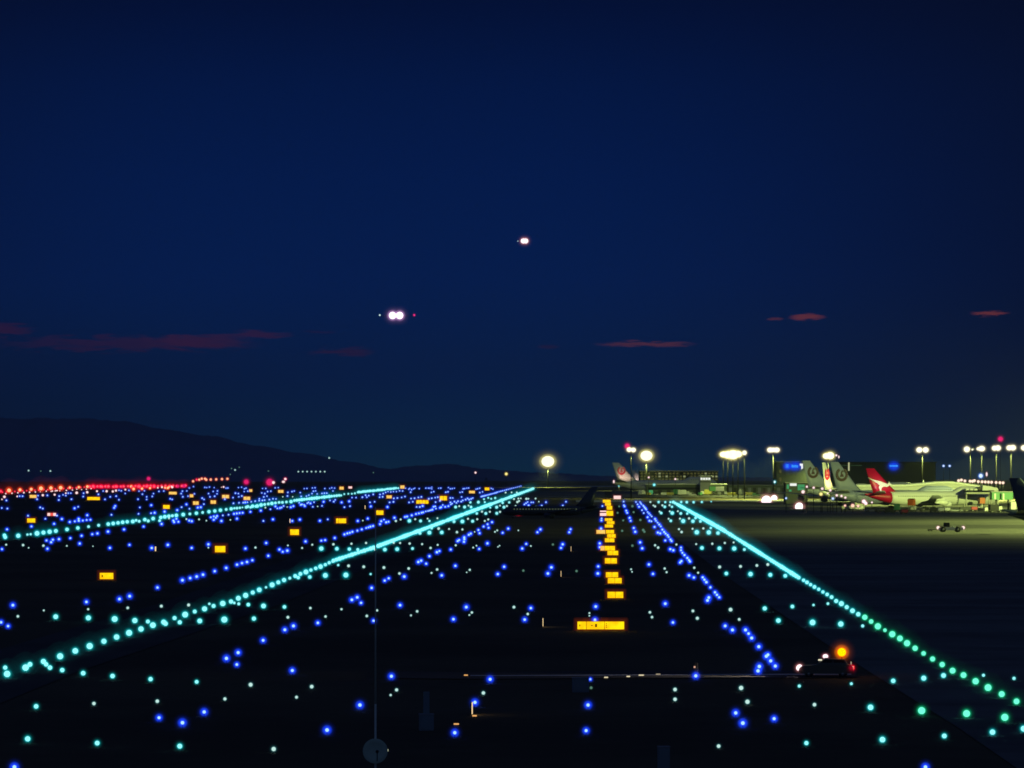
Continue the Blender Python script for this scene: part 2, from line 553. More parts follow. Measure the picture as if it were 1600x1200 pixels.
# --- near field, crop at (0,840)
Z = 3.3325
add('blue', [(67,352),(5,441),(42,461),(450,335),(622,320),(675,305),(820,260),(950,222),(990,211),(1024,203),(1057,193),(1118,175),(1178,158),(1234,141),(1260,133),(1286,127),(1314,118),(242,15),(275,11),(307,8),(266,24),(247,58),(366,3),(415,31),(572,54),(674,38),(790,54),(874,38),(998,54),(1085,35),(1278,57),(1179,629),(1240,599),(1233,661),(1063,908),(828,938),(950,964),(75,1195),(10,60)], 0, 840, Z)
add('white', [(32,37),(120,39),(149,53,.7),(226,42),(348,43,.7),(484,45,.6),(93,410),(228,379,.8),(459,373),(665,366),(840,357,1.2),(982,351,1.3),(1330,52),(489,864,1.3),(819,852,1.1),(1171,840),(1305,766,1.3),(1085,52,.7)], 0, 840, Z)
add('cyan', [(290,412,L_),(460,418,L_),(597,424,L_),(702,432,L_),(770,437,M_),(1040,434,L_),(1168,427,1.12),(1322,422,M_),(1090,345,S_),(1220,340,S_),(1243,345,S_),(1293,349,M_),(240,660,M_),(260,677,M_),(324,690,M_),(433,706,M_),(586,721,M_),(784,737,M_),(1024,751,S_),(188,879,M_),(144,1048,M_),(506,1070,M_),(936,1086,M_),(27,677,M_),(156,660,M_)], 0, 840, Z, line='scatter')
add('cyan', [(37,710,L_),(133,677,L_),(226,645,L_),(313,618,1.1),(392,590,L_),(467,565,L_),(541,540,L_),(607,518,L_),(672,496,L_),(734,476,L_),(796,456,L_),(862,448,M_),(852,440,L_),(909,419,M_),(936,441,M_),(964,401,L_),(1014,385,M_),(1065,371,L_),(1112,356,M_),(1160,343,L_),(1203,333,M_),(1241,316,L_),(1279,301,L_),(1316,286,M_)], 0, 840, Z, line='left')
# --- crop at (400,840)
add('blue', [(53,28),(64,95),(122,62),(139,74),(163,68),(258,20),(340,16),(360,13),(410,2),(37,535),(150,480),(195,460),(322,444),(499,324),(527,311),(547,340),(602,262),(670,224),(691,212),(772,203),(612,433),(750,352),(845,127),(860,120),(886,136),(903,97),(942,76),(955,70),(1014,62),(1038,147),(967,197),(1050,18),(1058,15),(1083,22),(1085,8),(1162,59),(1205,30),(1292,152),(1259,190),(1095,362),(1028,425),(189,692),(705,722),(541,872),(370,1002),(1219,738),(1140,858),(1035,1016)], 400, 840, Z)
add('white', [(166,41,.8),(293,37),(240,54),(403,35),(497,32),(573,28),(482,147,1.2),(561,152,1.2),(666,156,1.3),(747,187),(795,161),(914,184,.8),(943,166),(1040,40,.9),(1113,168),(1097,181,.6),(1131,52,.8),(1148,42,.8),(1260,48,.6),(1268,42,.6),(283,367,1.1),(445,373),(362,411),(577,408,.9),(630,379),(839,384),(807,405,.7),(1124,390,.9),(1111,403,.7),(290,776,1.5),(211,831,.9),(732,793),(701,820,.9),(1184,809,1.1),(92,1101,1.4),(750,28),(717,27),(800,31),(865,34),(909,54),(946,38),(620,62),(166,415,1.2)], 400, 840, Z)
add('cyan', [(340,57,L_),(421,58,L_),(486,60,M_),(671,62,L_),(735,60,L_),(815,57,M_),(530,62,M_),(597,190,S_),(361,197,L_),(468,195,L_),(280,205,M_),(220,208,M_),(39,356,L_),(148,361,M_),(428,143,S_)], 400, 840, Z, line='scatter')
add('cyan', [(17,272,L_),(52,259,S_),(84,246,L_),(116,233,L_),(146,221,L_),(176,211,M_),(204,200,M_),(231,189,L_),(260,179,L_),(286,169,M_),(311,160,M_),(336,151,L_),(361,141,M_),(381,131,M_),(400,124,M_)], 400, 840, Z, line='left')
# --- crop at (800,840)
add('blue', [(53,57),(74,33),(255,54),(264,35),(457,30),(457,50),(667,25),(678,56),(798,15),(825,10),(831,18),(824,60),(840,66),(880,52),(880,66),(898,91),(913,106),(922,117),(875,130),(882,122),(187,187),(205,155),(447,187),(449,150),(713,140),(734,189),(922,197),(947,208),(993,207),(1002,219),(1012,232),(1033,259),(1057,285),(1067,298),(1079,311),(1025,312),(1018,327),(98,367),(66,427),(436,359),(432,428),(798,344),(838,442),(1110,460),(1148,481),(1216,481),(1232,500),(1248,523),(1285,568),(1324,618),(1288,671),(1281,694),(408,738,.55),(396,872),(386,1005),(957,720),(1165,913),(1202,966)], 800, 840, Z)
add('white', [(745,40),(761,52),(856,36),(620,165,.7),(625,178,.7),(795,161),(805,180,.9),(949,157),(969,183),(403,393,.8),(403,407,.7),(718,389),(729,414,.9),(942,382,1.2),(965,420,1.2),(10,362),(82,398),(1138,375,1.4),(1183,426,1.2),(849,791,1.2),(849,842,1.2),(1076,1086,1.4),(1193,783,1.5),(1226,855,1.4),(959,34),(1043,32),(1108,28),(1154,25),(1081,153,1.2),(1190,150,1.2),(1275,145,1.3),(1332,140,1.2)], 800, 840, Z)
add('dim', [(627,42),(213,36),(59,172),(336,174),(412,782)], 800, 840, Z)
add('cyan', [(989,54,L_),(1080,56,L_),(1157,57,L_),(1210,62,M_),(1116,187,M_),(1242,190,L_),(1316,369,M_)], 800, 840, Z, line='scatter')
# --- crop at (1200,840)
add('cyan', [(185,222,M_),(203,233,M_),(222,245,M_),(242,257,M_),(264,269,M_),(286,283,M_),(308,296,M_),(331,310,M_),(355,330,M_),(382,344,L_),(410,362,M_),(440,381,L_),(470,399,M_),(504,415,L_),(537,437,M_),(572,462,L_),(609,482,S_),(647,503,1.05),(687,525,L_),(724,550,L_),(766,576,L_),(810,603,M_),(857,632,M_),(907,661,M_),(961,693,L_),(1018,716,1.05),(1081,748,L_),(1146,781,L_),(1217,815,1.05),(1294,853,L_)], 1200, 840, Z, line='right')
add('cyan', [(12,194,M_),(90,199,M_),(127,359,M_),(237,351,S_),(312,344,S_),(54,432,M_),(232,442,L_),(379,450,L_),(493,460,S_),(652,746,M_),(811,732,M_),(914,718,M_),(1122,717,S_),(1281,733,S_),(434,761,S_),(163,773,S_),(534,884,M_),(800,901,L_),(1034,916,L_),(1233,936,L_),(596,1052,M_),(918,1033,M_),(1169,1013,M_),(200,1070,S_),(1331,995,M_)], 1200, 840, Z, line='scatter')
add('white', [(242,870,1.4)], 1200, 840, Z)
add('blue', [(0,610),(14,642),(38,669),(32,943),(820,1195)], 1200, 840, Z)
# --- far field, crop at (0,730), eightfold
add('blue', [(80,415),(245,362),(282,362),(475,355),(463,400),(592,352),(740,362),(735,410),(788,345),(823,355),(885,325),(893,400),(1045,325),(1040,367),(1230,340),(1312,402),(1378,370),(1452,362),(1487,407),(1290,298),(1487,288),(1515,295),(1565,328),(853,325),(22,510),(92,517),(503,503),(535,517),(932,513),(977,495),(1427,508),(1440,485),(1393,595),(350,607),(567,645),(712,605),(773,648),(676,708),(872,685),(935,677),(985,670),(983,645),(1035,667),(1083,660),(1090,600),(1130,657),(393,740),(88,777),(1350,805),(1550,778),(1218,828),(1153,838),(1020,857),(880,876),(735,895),(662,905),(583,918),(637,937),(995,945)], 0, 730, 8)
add('cyan', [(65,875,1.1),(55,850,.8),(228,857,1.1),(343,842,.7),(383,838,.7),(463,827,1.2),(543,817,1.1),(620,807,1.1),(698,797,1.05),(838,778,.9),(973,760,.9),(1107,743,.9),(1233,726,.9),(1353,711,1),(1415,703,1),(1475,696,1),(1533,688,1),(1590,682,1)], 0, 730, 8, line='far')
add('orange', [(113,290,2.4),(250,283,1.9),(390,275,1.8),(512,265,2.5),(636,260,2.2),(758,257,2.5),(873,255,1.7),(985,250,1.7),(1092,242,1.9)], 0, 730, 8, line='row')
add('red', [(8,300,1.9),(1165,240,1.9),(1258,240,1.9),(1355,240,1.9),(1448,240,1.9),(1545,240,1.9)], 0, 730, 8, line='row')
add('pink', [(55,370,1.25),(25,402,.7),(72,330,.65),(150,325,.75),(223,320,.8),(298,318,.8),(370,313,.75),(442,310,.75),(508,308,.7),(578,300,.75),(655,298,.8),(640,302,.6),(700,293,.75),(688,298,.6),(715,292,.6),(750,296,.65),(830,290,.7),(905,285,.7),(960,275,.6),(1020,280,.6),(1080,275,.6),(1138,268,.7),(215,365,.85),(380,360,.8),(535,350,1.05),(683,343,.95),(823,325,.8),(958,320,1.3),(1090,313,1.2),(1212,300,.9),(1333,300,1.25),(1410,303,1.0),(1450,292,1.0),(1567,280,1.0)], 0, 730, 8, line='row')
# --- (200,730)
add('cyan', [(60,678,1),(102,664,.8),(140,676,.8),(210,655,1),(253,672,1),(314,642,1),(395,668,.85),(410,628,1),(460,620,1.1),(510,612,1),(555,607,1),(605,602,1.1),(690,592,1),(773,584,1),(855,575,1),(933,566,.8),(1012,556,1),(1085,547,1),(1155,537,1),(1227,528,1),(1290,520,1.1),(1330,513,.7),(1362,512,.9),(1398,508,.9),(1430,503,.6),(1478,500,.9),(1498,492,.9),(1532,502,.8),(1558,487,1),(1598,490,.9)], 200, 730, 8, line='far')
add('white', [(730,648),(888,652,.8),(980,668,.7),(1280,658,.8),(513,640)], 200, 730, 8)
add('blue', [(195,742),(420,710),(577,687),(567,667),(630,682),(605,645),(765,668),(798,675),(1035,626),(1072,615),(1098,632),(1072,657),(1113,610),(1185,603),(1168,672),(1257,594),(1325,583),(1360,578),(1395,573),(1433,570),(1362,643),(1530,558),(132,583),(148,503),(288,575),(333,570),(457,555),(290,475),(615,537),(670,500),(730,465),(768,520),(872,505),(910,500),(948,462),(927,387),(950,403),(125,400),(233,403),(233,370),(180,337),(303,365),(318,330),(138,300),(205,295),(12,290),(387,302),(447,298),(527,395),(552,403),(665,330),(685,370),(680,300),(735,297),(750,362),(830,333),(766,260),(818,243),(960,252),(985,255),(1018,247),(1077,255),(1065,303),(1118,297),(1113,333),(1083,363),(1025,370),(1007,330),(1210,400),(1225,262),(1248,260),(1380,255),(1420,250),(1455,270),(1475,262),(1453,305),(1498,300),(1343,325),(1380,330),(1423,360),(1385,370),(1313,380),(1318,452),(1388,445),(1440,443),(1465,440),(1493,438),(1540,432),(1590,425)], 200, 730, 8)
add('orange', [(40,240,1.7),(70,272,1.9),(175,268,1.6),(275,262,1.6),(463,257,1.3),(497,260,1.5),(512,248,1.2)], 200, 730, 8, line='row')
add('red', [(133,240,2),(232,240,1.9),(327,243,1.8)], 200, 730, 8, line='row')
add('pink', [(372,257,.9),(425,250,1.1),(553,250,1.1),(540,238,.7),(1195,247,1.1),(1170,250,.6),(620,240,.9)], 200, 730, 8, line='row')
add('magenta', [(620,238,1.4),(700,236,1.5)], 200, 730, 8, line='row')
# --- (400,730)
add('blue', [(82,266),(122,266),(72,322),(110,330),(145,305),(185,300),(97,372),(137,362),(42,395),(40,418),(80,415),(108,412),(167,405),(212,395),(250,397),(240,258),(278,255),(398,315),(450,305),(478,298),(393,360),(553,318),(565,365),(603,268),(637,266),(705,260),(738,257),(745,297),(765,335),(718,300),(700,330),(860,268),(922,266),(947,257),(982,262),(962,297),(855,325),(825,328),(885,325),(660,350),(630,362),(267,515),(300,510),(320,503),(243,490),(345,485),(60,542),(180,525),(435,500),(467,487),(540,445),(560,470),(575,465),(600,470),(610,485),(640,450),(655,440),(680,452),(725,437),(710,495),(825,483),(845,432),(925,415),(972,430),(990,408),(1070,440),(1165,427),(1105,500),(1175,487),(1425,440),(1482,432),(1435,490),(1330,375),(1385,375),(1410,355),(1370,350),(1545,375),(1583,370),(1550,340),(1590,330),(1465,340),(1200,380),(1250,380),(92,672),(212,652),(453,672),(548,655),(798,670),(897,652),(1272,672),(1397,642),(127,945),(618,932),(820,915),(865,907),(990,870),(1105,840),(1142,827),(1173,820),(1205,808),(1267,793),(1322,777),(1377,760),(1405,752),(1430,743),(1463,735),(1550,712),(1565,675)], 400, 730, 8)
add('white', [(770,490,.7),(390,497,.7),(335,370,.7),(458,370,.7),(1335,667,.8),(117,505)], 400, 730, 8)
add('cyan', [(15,485,1.2),(330,440,1),(380,435,.9),(438,430,1.15)], 400, 730, 8, line='far')
# --- (600,730)
add('blue', [(20,315),(50,305),(85,310),(118,305),(155,305),(195,295),(232,297),(270,262),(310,275),(322,265),(345,280),(370,270),(385,262),(333,312),(440,268),(523,262),(555,262),(575,262),(597,250),(597,272),(683,263),(710,262),(592,315),(622,305),(773,313),(800,308),(805,255),(828,270),(853,268),(880,263),(990,270),(1010,268),(1035,262),(1058,260),(950,315),(978,310),(1150,275),(1170,270),(1195,263),(1198,318),(1232,308),(1340,265),(1362,275),(123,390),(167,385),(220,378),(262,367),(338,392),(382,388),(430,378),(467,372),(70,440),(118,433),(43,498),(313,440),(360,432),(560,395),(597,388),(640,380),(672,375),(645,437),(700,420),(407,497),(448,497),(483,485),(735,472),(765,495),(805,487),(620,495),(650,518),(640,490),(700,508),(715,500),(830,385),(860,385),(830,440),(835,465),(850,455),(880,430),(905,445),(925,425),(965,430),(985,415),(970,372),(1020,405),(1045,390),(1065,405),(1090,395),(1110,385),(262,622),(288,617),(347,602),(400,585),(418,581),(436,577),(454,573),(470,569),(490,563),(522,552),(550,547),(568,542),(586,536),(605,530),(130,632),(0,655),(27,688),(57,682),(1350,687),(1335,695),(1295,713),(1307,757),(1245,742),(1230,750),(1180,785),(1195,825),(1060,845),(1085,830),(1003,877),(997,937),(940,910),(912,922),(1483,820),(1553,768),(1290,945)], 600, 730, 8)
add('white', [(148,672),(208,653),(390,650),(545,643),(668,638),(683,767,1.2),(813,772),(980,778),(912,812,1.2),(1133,808,.7),(1050,645,1.1),(1165,650,1.1),(1303,653),(1260,672),(1415,790,.8),(1387,808,.8),(940,487,.9),(1057,480,.9),(1225,555),(1323,557),(1450,558),(1535,485),(1450,480)], 600, 730, 8)
add('cyan', [(317,670,1),(457,672,1),(568,672,.75),(875,680,.85),(980,678,1.1),(1108,675,1),(597,765,.7),(450,825,.9),(567,818,1.1),(722,815,1.05),(895,498,.9),(1007,498,1),(1088,498,.8),(1080,440,.7),(1180,437,.95),(1260,437,.7),(1160,578,.9),(1273,578,.95),(1410,576,.85),(1408,500,1),(1500,500,.9),(1328,505,.7),(1483,445,.8),(1565,440,.8),(1250,400,.7),(1303,383,.75),(1340,395,.7),(1390,385,.7),(201,945,.8),(320,945,.8)], 600, 730, 8, line='scatter')
# --- (750,750)
add('white', [(480,232),(510,230,.9),(580,235,1.2),(605,235),(695,232),(467,275,1.2),(488,262),(365,282),(285,285),(250,322),(335,322),(418,340),(445,325),(735,270,.8),(700,330,.8),(425,238),(395,155),(320,157),(460,155),(220,628),(190,645),(480,630,.7),(240,822),(635,825,.7)], 750, 750, 8)
add('cyan', [(300,338,.95),(205,340,1.0)], 750, 750, 8, line='scatter')
add('blue', [(490,347),(460,362,.8),(555,305),(575,290),(595,275),(555,340),(608,318),(640,280),(665,280),(825,278),(772,320),(742,340),(1075,272),(1035,320),(1020,340),(1308,272),(1283,320),(1275,335),(1530,325),(1520,480),(1518,505),(1513,607),(350,608),(283,658),(755,618),(718,653),(1132,615),(1115,653)], 750, 750, 8)
# --- (930,760)
add('white', [(690,195),(727,238),(748,250,1.2),(840,237),(930,235),(805,315),(932,312),(1033,310),(918,405),(1060,403,1.1),(1173,400,1.1),(1047,535,1.1),(1217,530),(1352,525,1.2),(1262,722,1.2),(1465,715,1.2),(1080,570,1.3),(747,737,1.1),(787,763,1.1),(1015,728,1.1)], 930, 760, 8)
add('dim', [(465,248,1.1),(480,322,1.1),(565,420,1.1),(600,545,1.2),(615,567,1.2),(350,425),(280,330),(337,555,.9),(460,745,1.2),(300,250,.9)], 930, 760, 8)
add('cyan', [(793,195,.9),(876,197,.8),(940,197,.75),(1075,195,.8),(1145,197,.95),(1230,197,.8),(1333,195,.7),(1450,190,.5),(870,255,.95),(960,255,.8),(825,333,.85),(963,333,1),(1070,338,.95),(1150,340,.8),(945,430,.8),(1100,433,1.05),(1222,435,.95),(1315,437,.75),(1270,573,1.05),(1420,575,1.05),(1535,583,.9),(1445,520,.75),(1333,770,1.05),(1553,773,.95),(1255,395,.75)], 930, 760, 8, line='scatter')
add('blue', [(355,190),(358,235),(367,250),(388,303),(400,330),(430,393),(443,430),(482,520),(500,568),(557,700),(588,775),(510,195),(530,225),(548,255),(585,297),(607,333),(625,338),(655,385),(678,430),(703,437),(742,507),(783,577),(813,587),(870,682),(885,678),(937,782),(975,797),(748,407),(840,540),(862,568),(918,632),(1072,763),(1115,860),(1060,945),(1080,930),(60,712),(70,525),(90,245),(78,400),(78,425)], 930, 760, 8)
# dense runs along the painted lines: (pixel a, pixel b, count)
def run(kind, a, b, n, size=1.0, line='', jit=0.0, ease=1.0):
    random.seed(int(a[0] * 7 + b[1]))
    pts = []
    for k in range(n):
        t = (k / max(1, n - 1)) ** ease
        pts.append((a[0] + (b[0] - a[0]) * t + random.uniform(-jit, jit), a[1] + (b[1] - a[1]) * t + random.uniform(-jit, jit) * .5))
    add(kind, pts, 0, 0, 1, size, line)
def z8(p, ox, oy): return (ox + p[0] / 8, oy + p[1] / 8)
for a, b, n in [((560,195),(580,225),3),((600,240),(640,292),6),((655,320),(715,385),8),((760,430),(820,500),7),((880,590),(905,610),3),((935,655),(965,690),4),((1060,795),(1090,830),3),((1140,885),(1185,940),5)]:
    run('blue', z8(a, 930, 760), z8(b, 930, 760), n, .95)
run('blue', (752, 776), (775, 770), 12, .95); run('blue', (777, 769), (814, 759.5), 14, .95)
run('cyan', (521, 876), (584, 855.5), 14, .95, 'left')
run('cyan', (591, 853), (700, 812.5), 31, 1.0, 'left')
run('cyan', (704, 811), (833, 763.5), 46, 1.05, 'left')
run('cyan', (1052, 784.5), (1130, 828), 27, 1.05, 'right')
run('cyan', (1133, 830), (1248, 902.5), 31, .95, 'right')
run('cyan', (408, 789), (436, 785), 6, 1.05, 'far'); run('cyan', (460, 782), (530, 774), 19, 1.1, 'far')
run('cyan', (533, 773.5), (560, 769.5), 6, .7, 'far', 1.5); run('cyan', (561, 769), (622, 762.5), 24, 1.0, 'far', .6)

run('red', (141, 760.5), (289, 759), 26, 1.45, 'row', 1.2)
run('red', (4, 769), (138, 761), 22, .75, 'row', 1.0)  # small red lamps added to thicken the glow around the orange ones
# drop doubles where two crops overlap
kept = []
grid = {}
for L in LAMPS:
    k, u, v, r, ln = L
    ok = True
    gx, gy = int(u // 6), int(v // 6)
    for i in (-1, 0, 1):
        for j in (-1, 0, 1):
            for q in grid.get((gx + i, gy + j), ()):
                same = (q[0] == k) or (q[0] in ('cyan', 'aqua', 'green', 'white') and k in ('cyan', 'aqua', 'green', 'white'))
                tol = 1.3 if v < 800 else 2.6
                if ln and q[4] == ln: tol = 0.9
                if same and (q[1] - u) ** 2 + (q[2] - v) ** 2 < tol * tol: ok = False
    if ok:
        L = (k, u, v, r * random.uniform(.86, 1.12), ln)
        kept.append(L); grid.setdefault((gx, gy), []).append(L)
LAMPS = kept

def place(u, v, r):
    p = ground(u, v + 0.95 * r)
    return p, r / ppm(p.y)

WORD = {'blue': 'blue', 'cyan': 'cyan', 'aqua': 'cyan', 'green': 'green', 'white': 'pale white', 'dim': 'faint greenish', 'orange': 'orange', 'red': 'red', 'pink': 'pinkish white', 'magenta': 'magenta red'}
def describe(k, u, v, ln):
    w = WORD[k]
    if ln == 'left': 
        return (('%s lamp in the long bright row sweeping from lower left past the slim pole' % w), 'lamps of the left bright row')
    if ln == 'right':
        return (('%s lamp in the long bright row running down to the lower right' % w), 'lamps of the right bright row')
    if ln == 'far':
        return (('%s lamp in the farther bright row crossing the distant left field' % w), 'lamps of the far bright row')
    if ln == 'row':
        return (('%s lamp in the warm lit strip along the foot of the dark hills' % w), 'warm lamps below the hills')
    # scattered lamps: which piece of the dark field they stand in
    xl = None
    for (a, va), (b, vb) in zip(LL[:-1], LL[1:]):
        if vb <= v <= va: xl = a + (b - a) * (v - va) / (vb - va)
    xr = None
    for (a, va), (b, vb) in zip(RL[:-1], RL[1:]):
        if va <= v <= vb: xr = a + (b - a) * (v - va) / (vb - va)
    near_l = xl is not None and abs(u - xl) < 60 + 0.25 * (v - 760)
    near_r = xr is not None and abs(u - xr) < 60 + 0.25 * (v - 760)
    if v < 790 and u < 840: where = 'far off %s' % ('in the crowded field below the hills' if u < 420 else 'left of the end of the bright cyan row')
    elif k in ('cyan', 'aqua', 'green', 'white', 'dim') and near_l: where = 'beside the left bright cyan row %s' % ('near the slim pole' if v < 920 else 'at its lower end')
    elif near_r and u < (xr or 0): where = 'left of the right bright row %s' % ('close to the apron buildings' if v < 860 else ('below the amber beacon car' if v > 1050 else 'above the amber beacon car'))
    elif near_r: where = 'right of the right bright row beside the dark apron'
    elif v > 1040 and u < 587: where = 'on the dark ground left of the round dish'
    elif v > 1040 and u < 1000: where = 'below the service road right of the round dish'
    elif v > 1040: where = 'below the headlamp streak near the amber beacon car'
    elif u < 560: where = 'standing %s the left bright cyan row' % ('behind' if (xl is None or u < xl) else 'in front of')
    elif u < 720: where = 'in the dark strip close to the slim pole'
    elif u < 900: where = 'on the dark runway between slim pole and yellow signs'
    elif u < 960: where = 'just left of the column of yellow signs'
    elif u < 1030: where = 'just right of the column of yellow signs'
    else: where = 'in the slanting string right of the yellow signs'
    return ('%s ground lamp %s' % (w, where), '%s lamps %s' % (w, where))

def family(k): return {'aqua': 'cyan', 'green': 'cyan', 'dim': 'white', 'pink': 'warm', 'orange': 'warm', 'red': 'warm', 'magenta': 'warm'}.get(k, k)
fam = {}
for L in LAMPS: fam.setdefault(family(L[0]), []).append(L)
LIMIT = 290
for f, lst in fam.items():
    lst.sort(key=lambda L: -L[3])
    for L in lst[:LIMIT]:
        k, u, v, r, ln = L
        p, R = place(u, v, r)
        o = bpy.data.objects.new({'blue': 'blue_edge_lamp', 'cyan': 'cyan_centreline_lamp', 'white': 'small_ground_lamp', 'warm': 'warm_field_lamp'}[f], lamp_mesh(k, 3, ln in ('left', 'right', 'far', 'row')))
        o.location = p
        o.scale = (R, R, R)
        COL.objects.link(o)
        lab, grp = describe(k, u, v, ln)
        tag(o, lab, {'blue': 'edge lamp', 'cyan': 'centreline lamp', 'white': 'ground lamp', 'warm': 'field lamp'}[f], grp)
    rest = lst[LIMIT:]
    if rest:
        verts, faces, mids, mats = [], [], [], []
        for L in rest:
            k, u, v, r, ln = L
            p, R = place(u, v, r)
            me = lamp_mesh(k, 2, ln in ('left', 'right', 'far', 'row') or k == 'blue')
            base = len(verts)
            off = []
            for m in me.materials:
                if m not in mats: mats.append(m)
                off.append(mats.index(m))
            verts += [(p.x + w.co.x * R, p.y + w.co.y * R, p.z + w.co.z * R) for w in me.vertices]
            for pl in me.polygons:
                faces.append([base + i for i in pl.vertices]); mids.append(off[pl.material_index])
        me = bpy.data.meshes.new('distant_ground_lamps')
        me.from_pydata(verts, [], faces)
        for m in mats: me.materials.append(m)
        me.polygons.foreach_set('material_index', mids)
        o = bpy.data.objects.new('distant_ground_lamps', me)
        COL.objects.link(o)
        tag(o, 'tiny distant %s lamps crowding the far field' % f, 'ground lamps', kind='stuff')
print('LAMPS', {f: len(l) for f, l in fam.items()})

# ------------------------------------------------------------------ guidance signs
E_YEL = emis('yellow_sign_face', (1.0, 0.66, 0.004), 1.3, True)
E_YELF = emis('pale_yellow_sign_face', (1.0, 0.66, 0.14), 1.15, True)
for _m in (E_YEL, E_YELF):
    _t = NT(_m.node_tree)
    _o = _t.n('ShaderNodeTexCoord'); _n = _t.n('ShaderNodeTexNoise'); _n.inputs['Scale'].default_value = .8
    _m.node_tree.links.new(_o.outputs['Object'], _n.inputs['Vector'])
    _e = [n for n in _m.node_tree.nodes if n.type == 'EMISSION'][0]
    c = tuple(_e.inputs[0].default_value)
    _m.node_tree.links.new(_t.mix(_t.smooth(_n.outputs['Fac'], .35, .65), (c[0] * .86, c[1] * .70, c[2] * .7, 1), (c[0], c[1] * 1.05, c[2], 1)), _e.inputs[0])
E_PNK = emis('pink_sign_face', (1.0, 0.66, 0.62), 1.2, True)
E_REDS = emis('red_sign_face', (0.95, 0.10, 0.08), 1.0, True)
E_EDGE = emis('sign_edge_light', (1.0, 0.72, 0.36), 1.1, True)
G_SIGN = glow('sign_rim_light', (1.0, .13, 0.0), .009, False)  # orange lens glow around lit signs, built as emissive boxes
G_SIGNP = glow('pink_sign_rim_light', (1.0, .05, .06), .008, False)  # same glow in pink, no part of the sign
M_BLK = pbr('sign_black', (0.012, 0.011, 0.006), 0.6)
def sign(u0, u1, v0, v1, label, panels=1, face=None, group='lit taxiway signs', marks=None, cols=None):
    face = face or E_YEL
    p = ground((u0 + u1) / 2, v1 + max(1.0, (v1 - v0) * 0.16))
    k = ppm(p.y)
    w, h = (u1 - u0) / k, (v1 - v0) / k
    leg = max(1.0, (v1 - v0) * 0.16) / k
    root = empty('taxiway_sign', p, 0, label, 'sign', group)
    dpt = 0.18 * h + 0.1
    MB().box((0, dpt / 2, leg + h / 2), (w + .06 * h, dpt, h + .06 * h), M_DARK, bevel=.02 * h).build('housing', root)
    x = -w / 2
    fr = [1.0 / panels] * panels if not isinstance(panels, (list, tuple)) else panels
    for i, f in enumerate(fr):
        ww = w * f
        gap = 0.03 * h if len(fr) > 1 else 0
        fc = (cols[i] if cols else face)
        pb_ = MB().box((x + ww / 2, -0.03 * h, leg + h / 2), (ww - 2 * gap, 0.04 * h, h * .96), fc, bevel=0.012 * h)
        for q in (.06, .14, .24, .36, .5): pb_.box((x + ww / 2, -0.05 * h, leg + h / 2), (ww + 2 * q * h, q * h, h * (1 + 2 * q)), G_SIGN if fc is not E_PNK else G_SIGNP, bevel=.45 * q * h)  # nested halo boxes imitate the glow around the face
        pn = pb_.build('panel', root)
        if marks and i in marks:
            mk = MB()
            for (a, b, c, d) in marks[i]:
                mk.box((x + ww * a, -0.062 * h, leg + h * b), (ww * c, 0.02 * h, h * d), M_BLK)
            mk.build('marking', pn)
        x += ww
    for s in (-.36, .36):
        MB().tube((w * s, dpt / 2, 0), (w * s, dpt / 2, leg), .035 * h, None, M_DARK, 8).build('leg', root)
    return root
def edge_sign(u, v0, v1, label):
    """a sign seen from its end: the lit face looks to the right along the ground"""
    p = ground(u, v1 + 1.0)
    k = ppm(p.y)
    h = (v1 - v0) / k
    root = empty('taxiway_sign', p, 0, label, 'sign', 'lit taxiway signs seen from the end')
    MB().box((-.05 * h, 1.2 * h, .08 * h + h / 2), (.10 * h, 2.4 * h, h), M_DARK, bevel=.01 * h).build('housing', root)
    MB().box((.035 * h, 1.2 * h, .08 * h + h / 2), (.07 * h, 2.3 * h, h * .94), E_EDGE).build('panel', root)
    for s in (.3, 2.1):
        MB().tube((-.05 * h, s * h, 0), (-.05 * h, s * h, .08 * h), .03 * h, None, M_DARK, 8).build('leg', root)
A_MARK = [(.50, .50, .05, .42), (.56, .50, .05, .42), (.53, .46, .10, .08), (.30, .50, .10, .09)]
sign(902, 975.5, 971, 983.5, 'wide yellow lit sign of three panels at the foot of the sign column', [.195, .385, .42],
     marks={0: [(.28, .5, .10, .26)], 1: A_MARK, 2: [(.09, .72, .05, .12), (.09, .5, .05, .12), (.09, .28, .05, .12)]})
sign(949, 974, 924.5, 934.5, 'yellow lit sign standing alone just above the wide three panel sign', 2)
sign(949.5, 971.5, 903, 911.5, 'yellow lit sign in front of another shifted to its left, low in the column', 2)
sign(946.5, 966, 894, 902.3, 'yellow lit sign half hidden behind one shifted to its right, lower column', 2)
sign(945, 964, 872, 880.5, 'single yellow lit sign with dark gaps above and below it, mid column', 2)
sign(949, 966, 860.5, 867.5, 'yellow lit sign jutting right below a longer one in the middle of the column', 2)
sign(938, 961, 853, 860.2, 'long yellow lit sign whose left end sits beside a blue lamp in the column', [.3, .35, .35], cols=[E_YELF, E_YEL, E_YEL])
sign(945, 960, 841, 847.2, 'lowest yellow lit sign in the upper middle stack of four', 2)
sign(948.5, 962, 834.5, 840.3, 'yellow lit sign in the stack of four that juts furthest right', 2)
sign(946.5, 959.5, 828, 833.8, 'top yellow lit sign in the stack of four of the column', 2)
sign(932, 945.5, 828, 834, 'pale yellow lit sign sticking out left of the stack of four', 1, E_YELF)
sign(945, 958, 819.4, 824.3, 'bottom yellow lit sign of the stack of three in the upper column', 2)
sign(948, 960, 814.4, 818.9, 'middle yellow lit sign of the stack of three in the upper column', 2)
sign(945, 957, 809.8, 814, 'top yellow lit sign of the stack of three in the upper column', 2)
sign(947.5, 958, 798, 806, 'yellow lit sign right beside the pinkish white one in the upper column', 1)
sign(937.5, 947.2, 801.5, 806, 'pinkish white lit sign in the upper column left of a yellow one', 1, E_PNK)
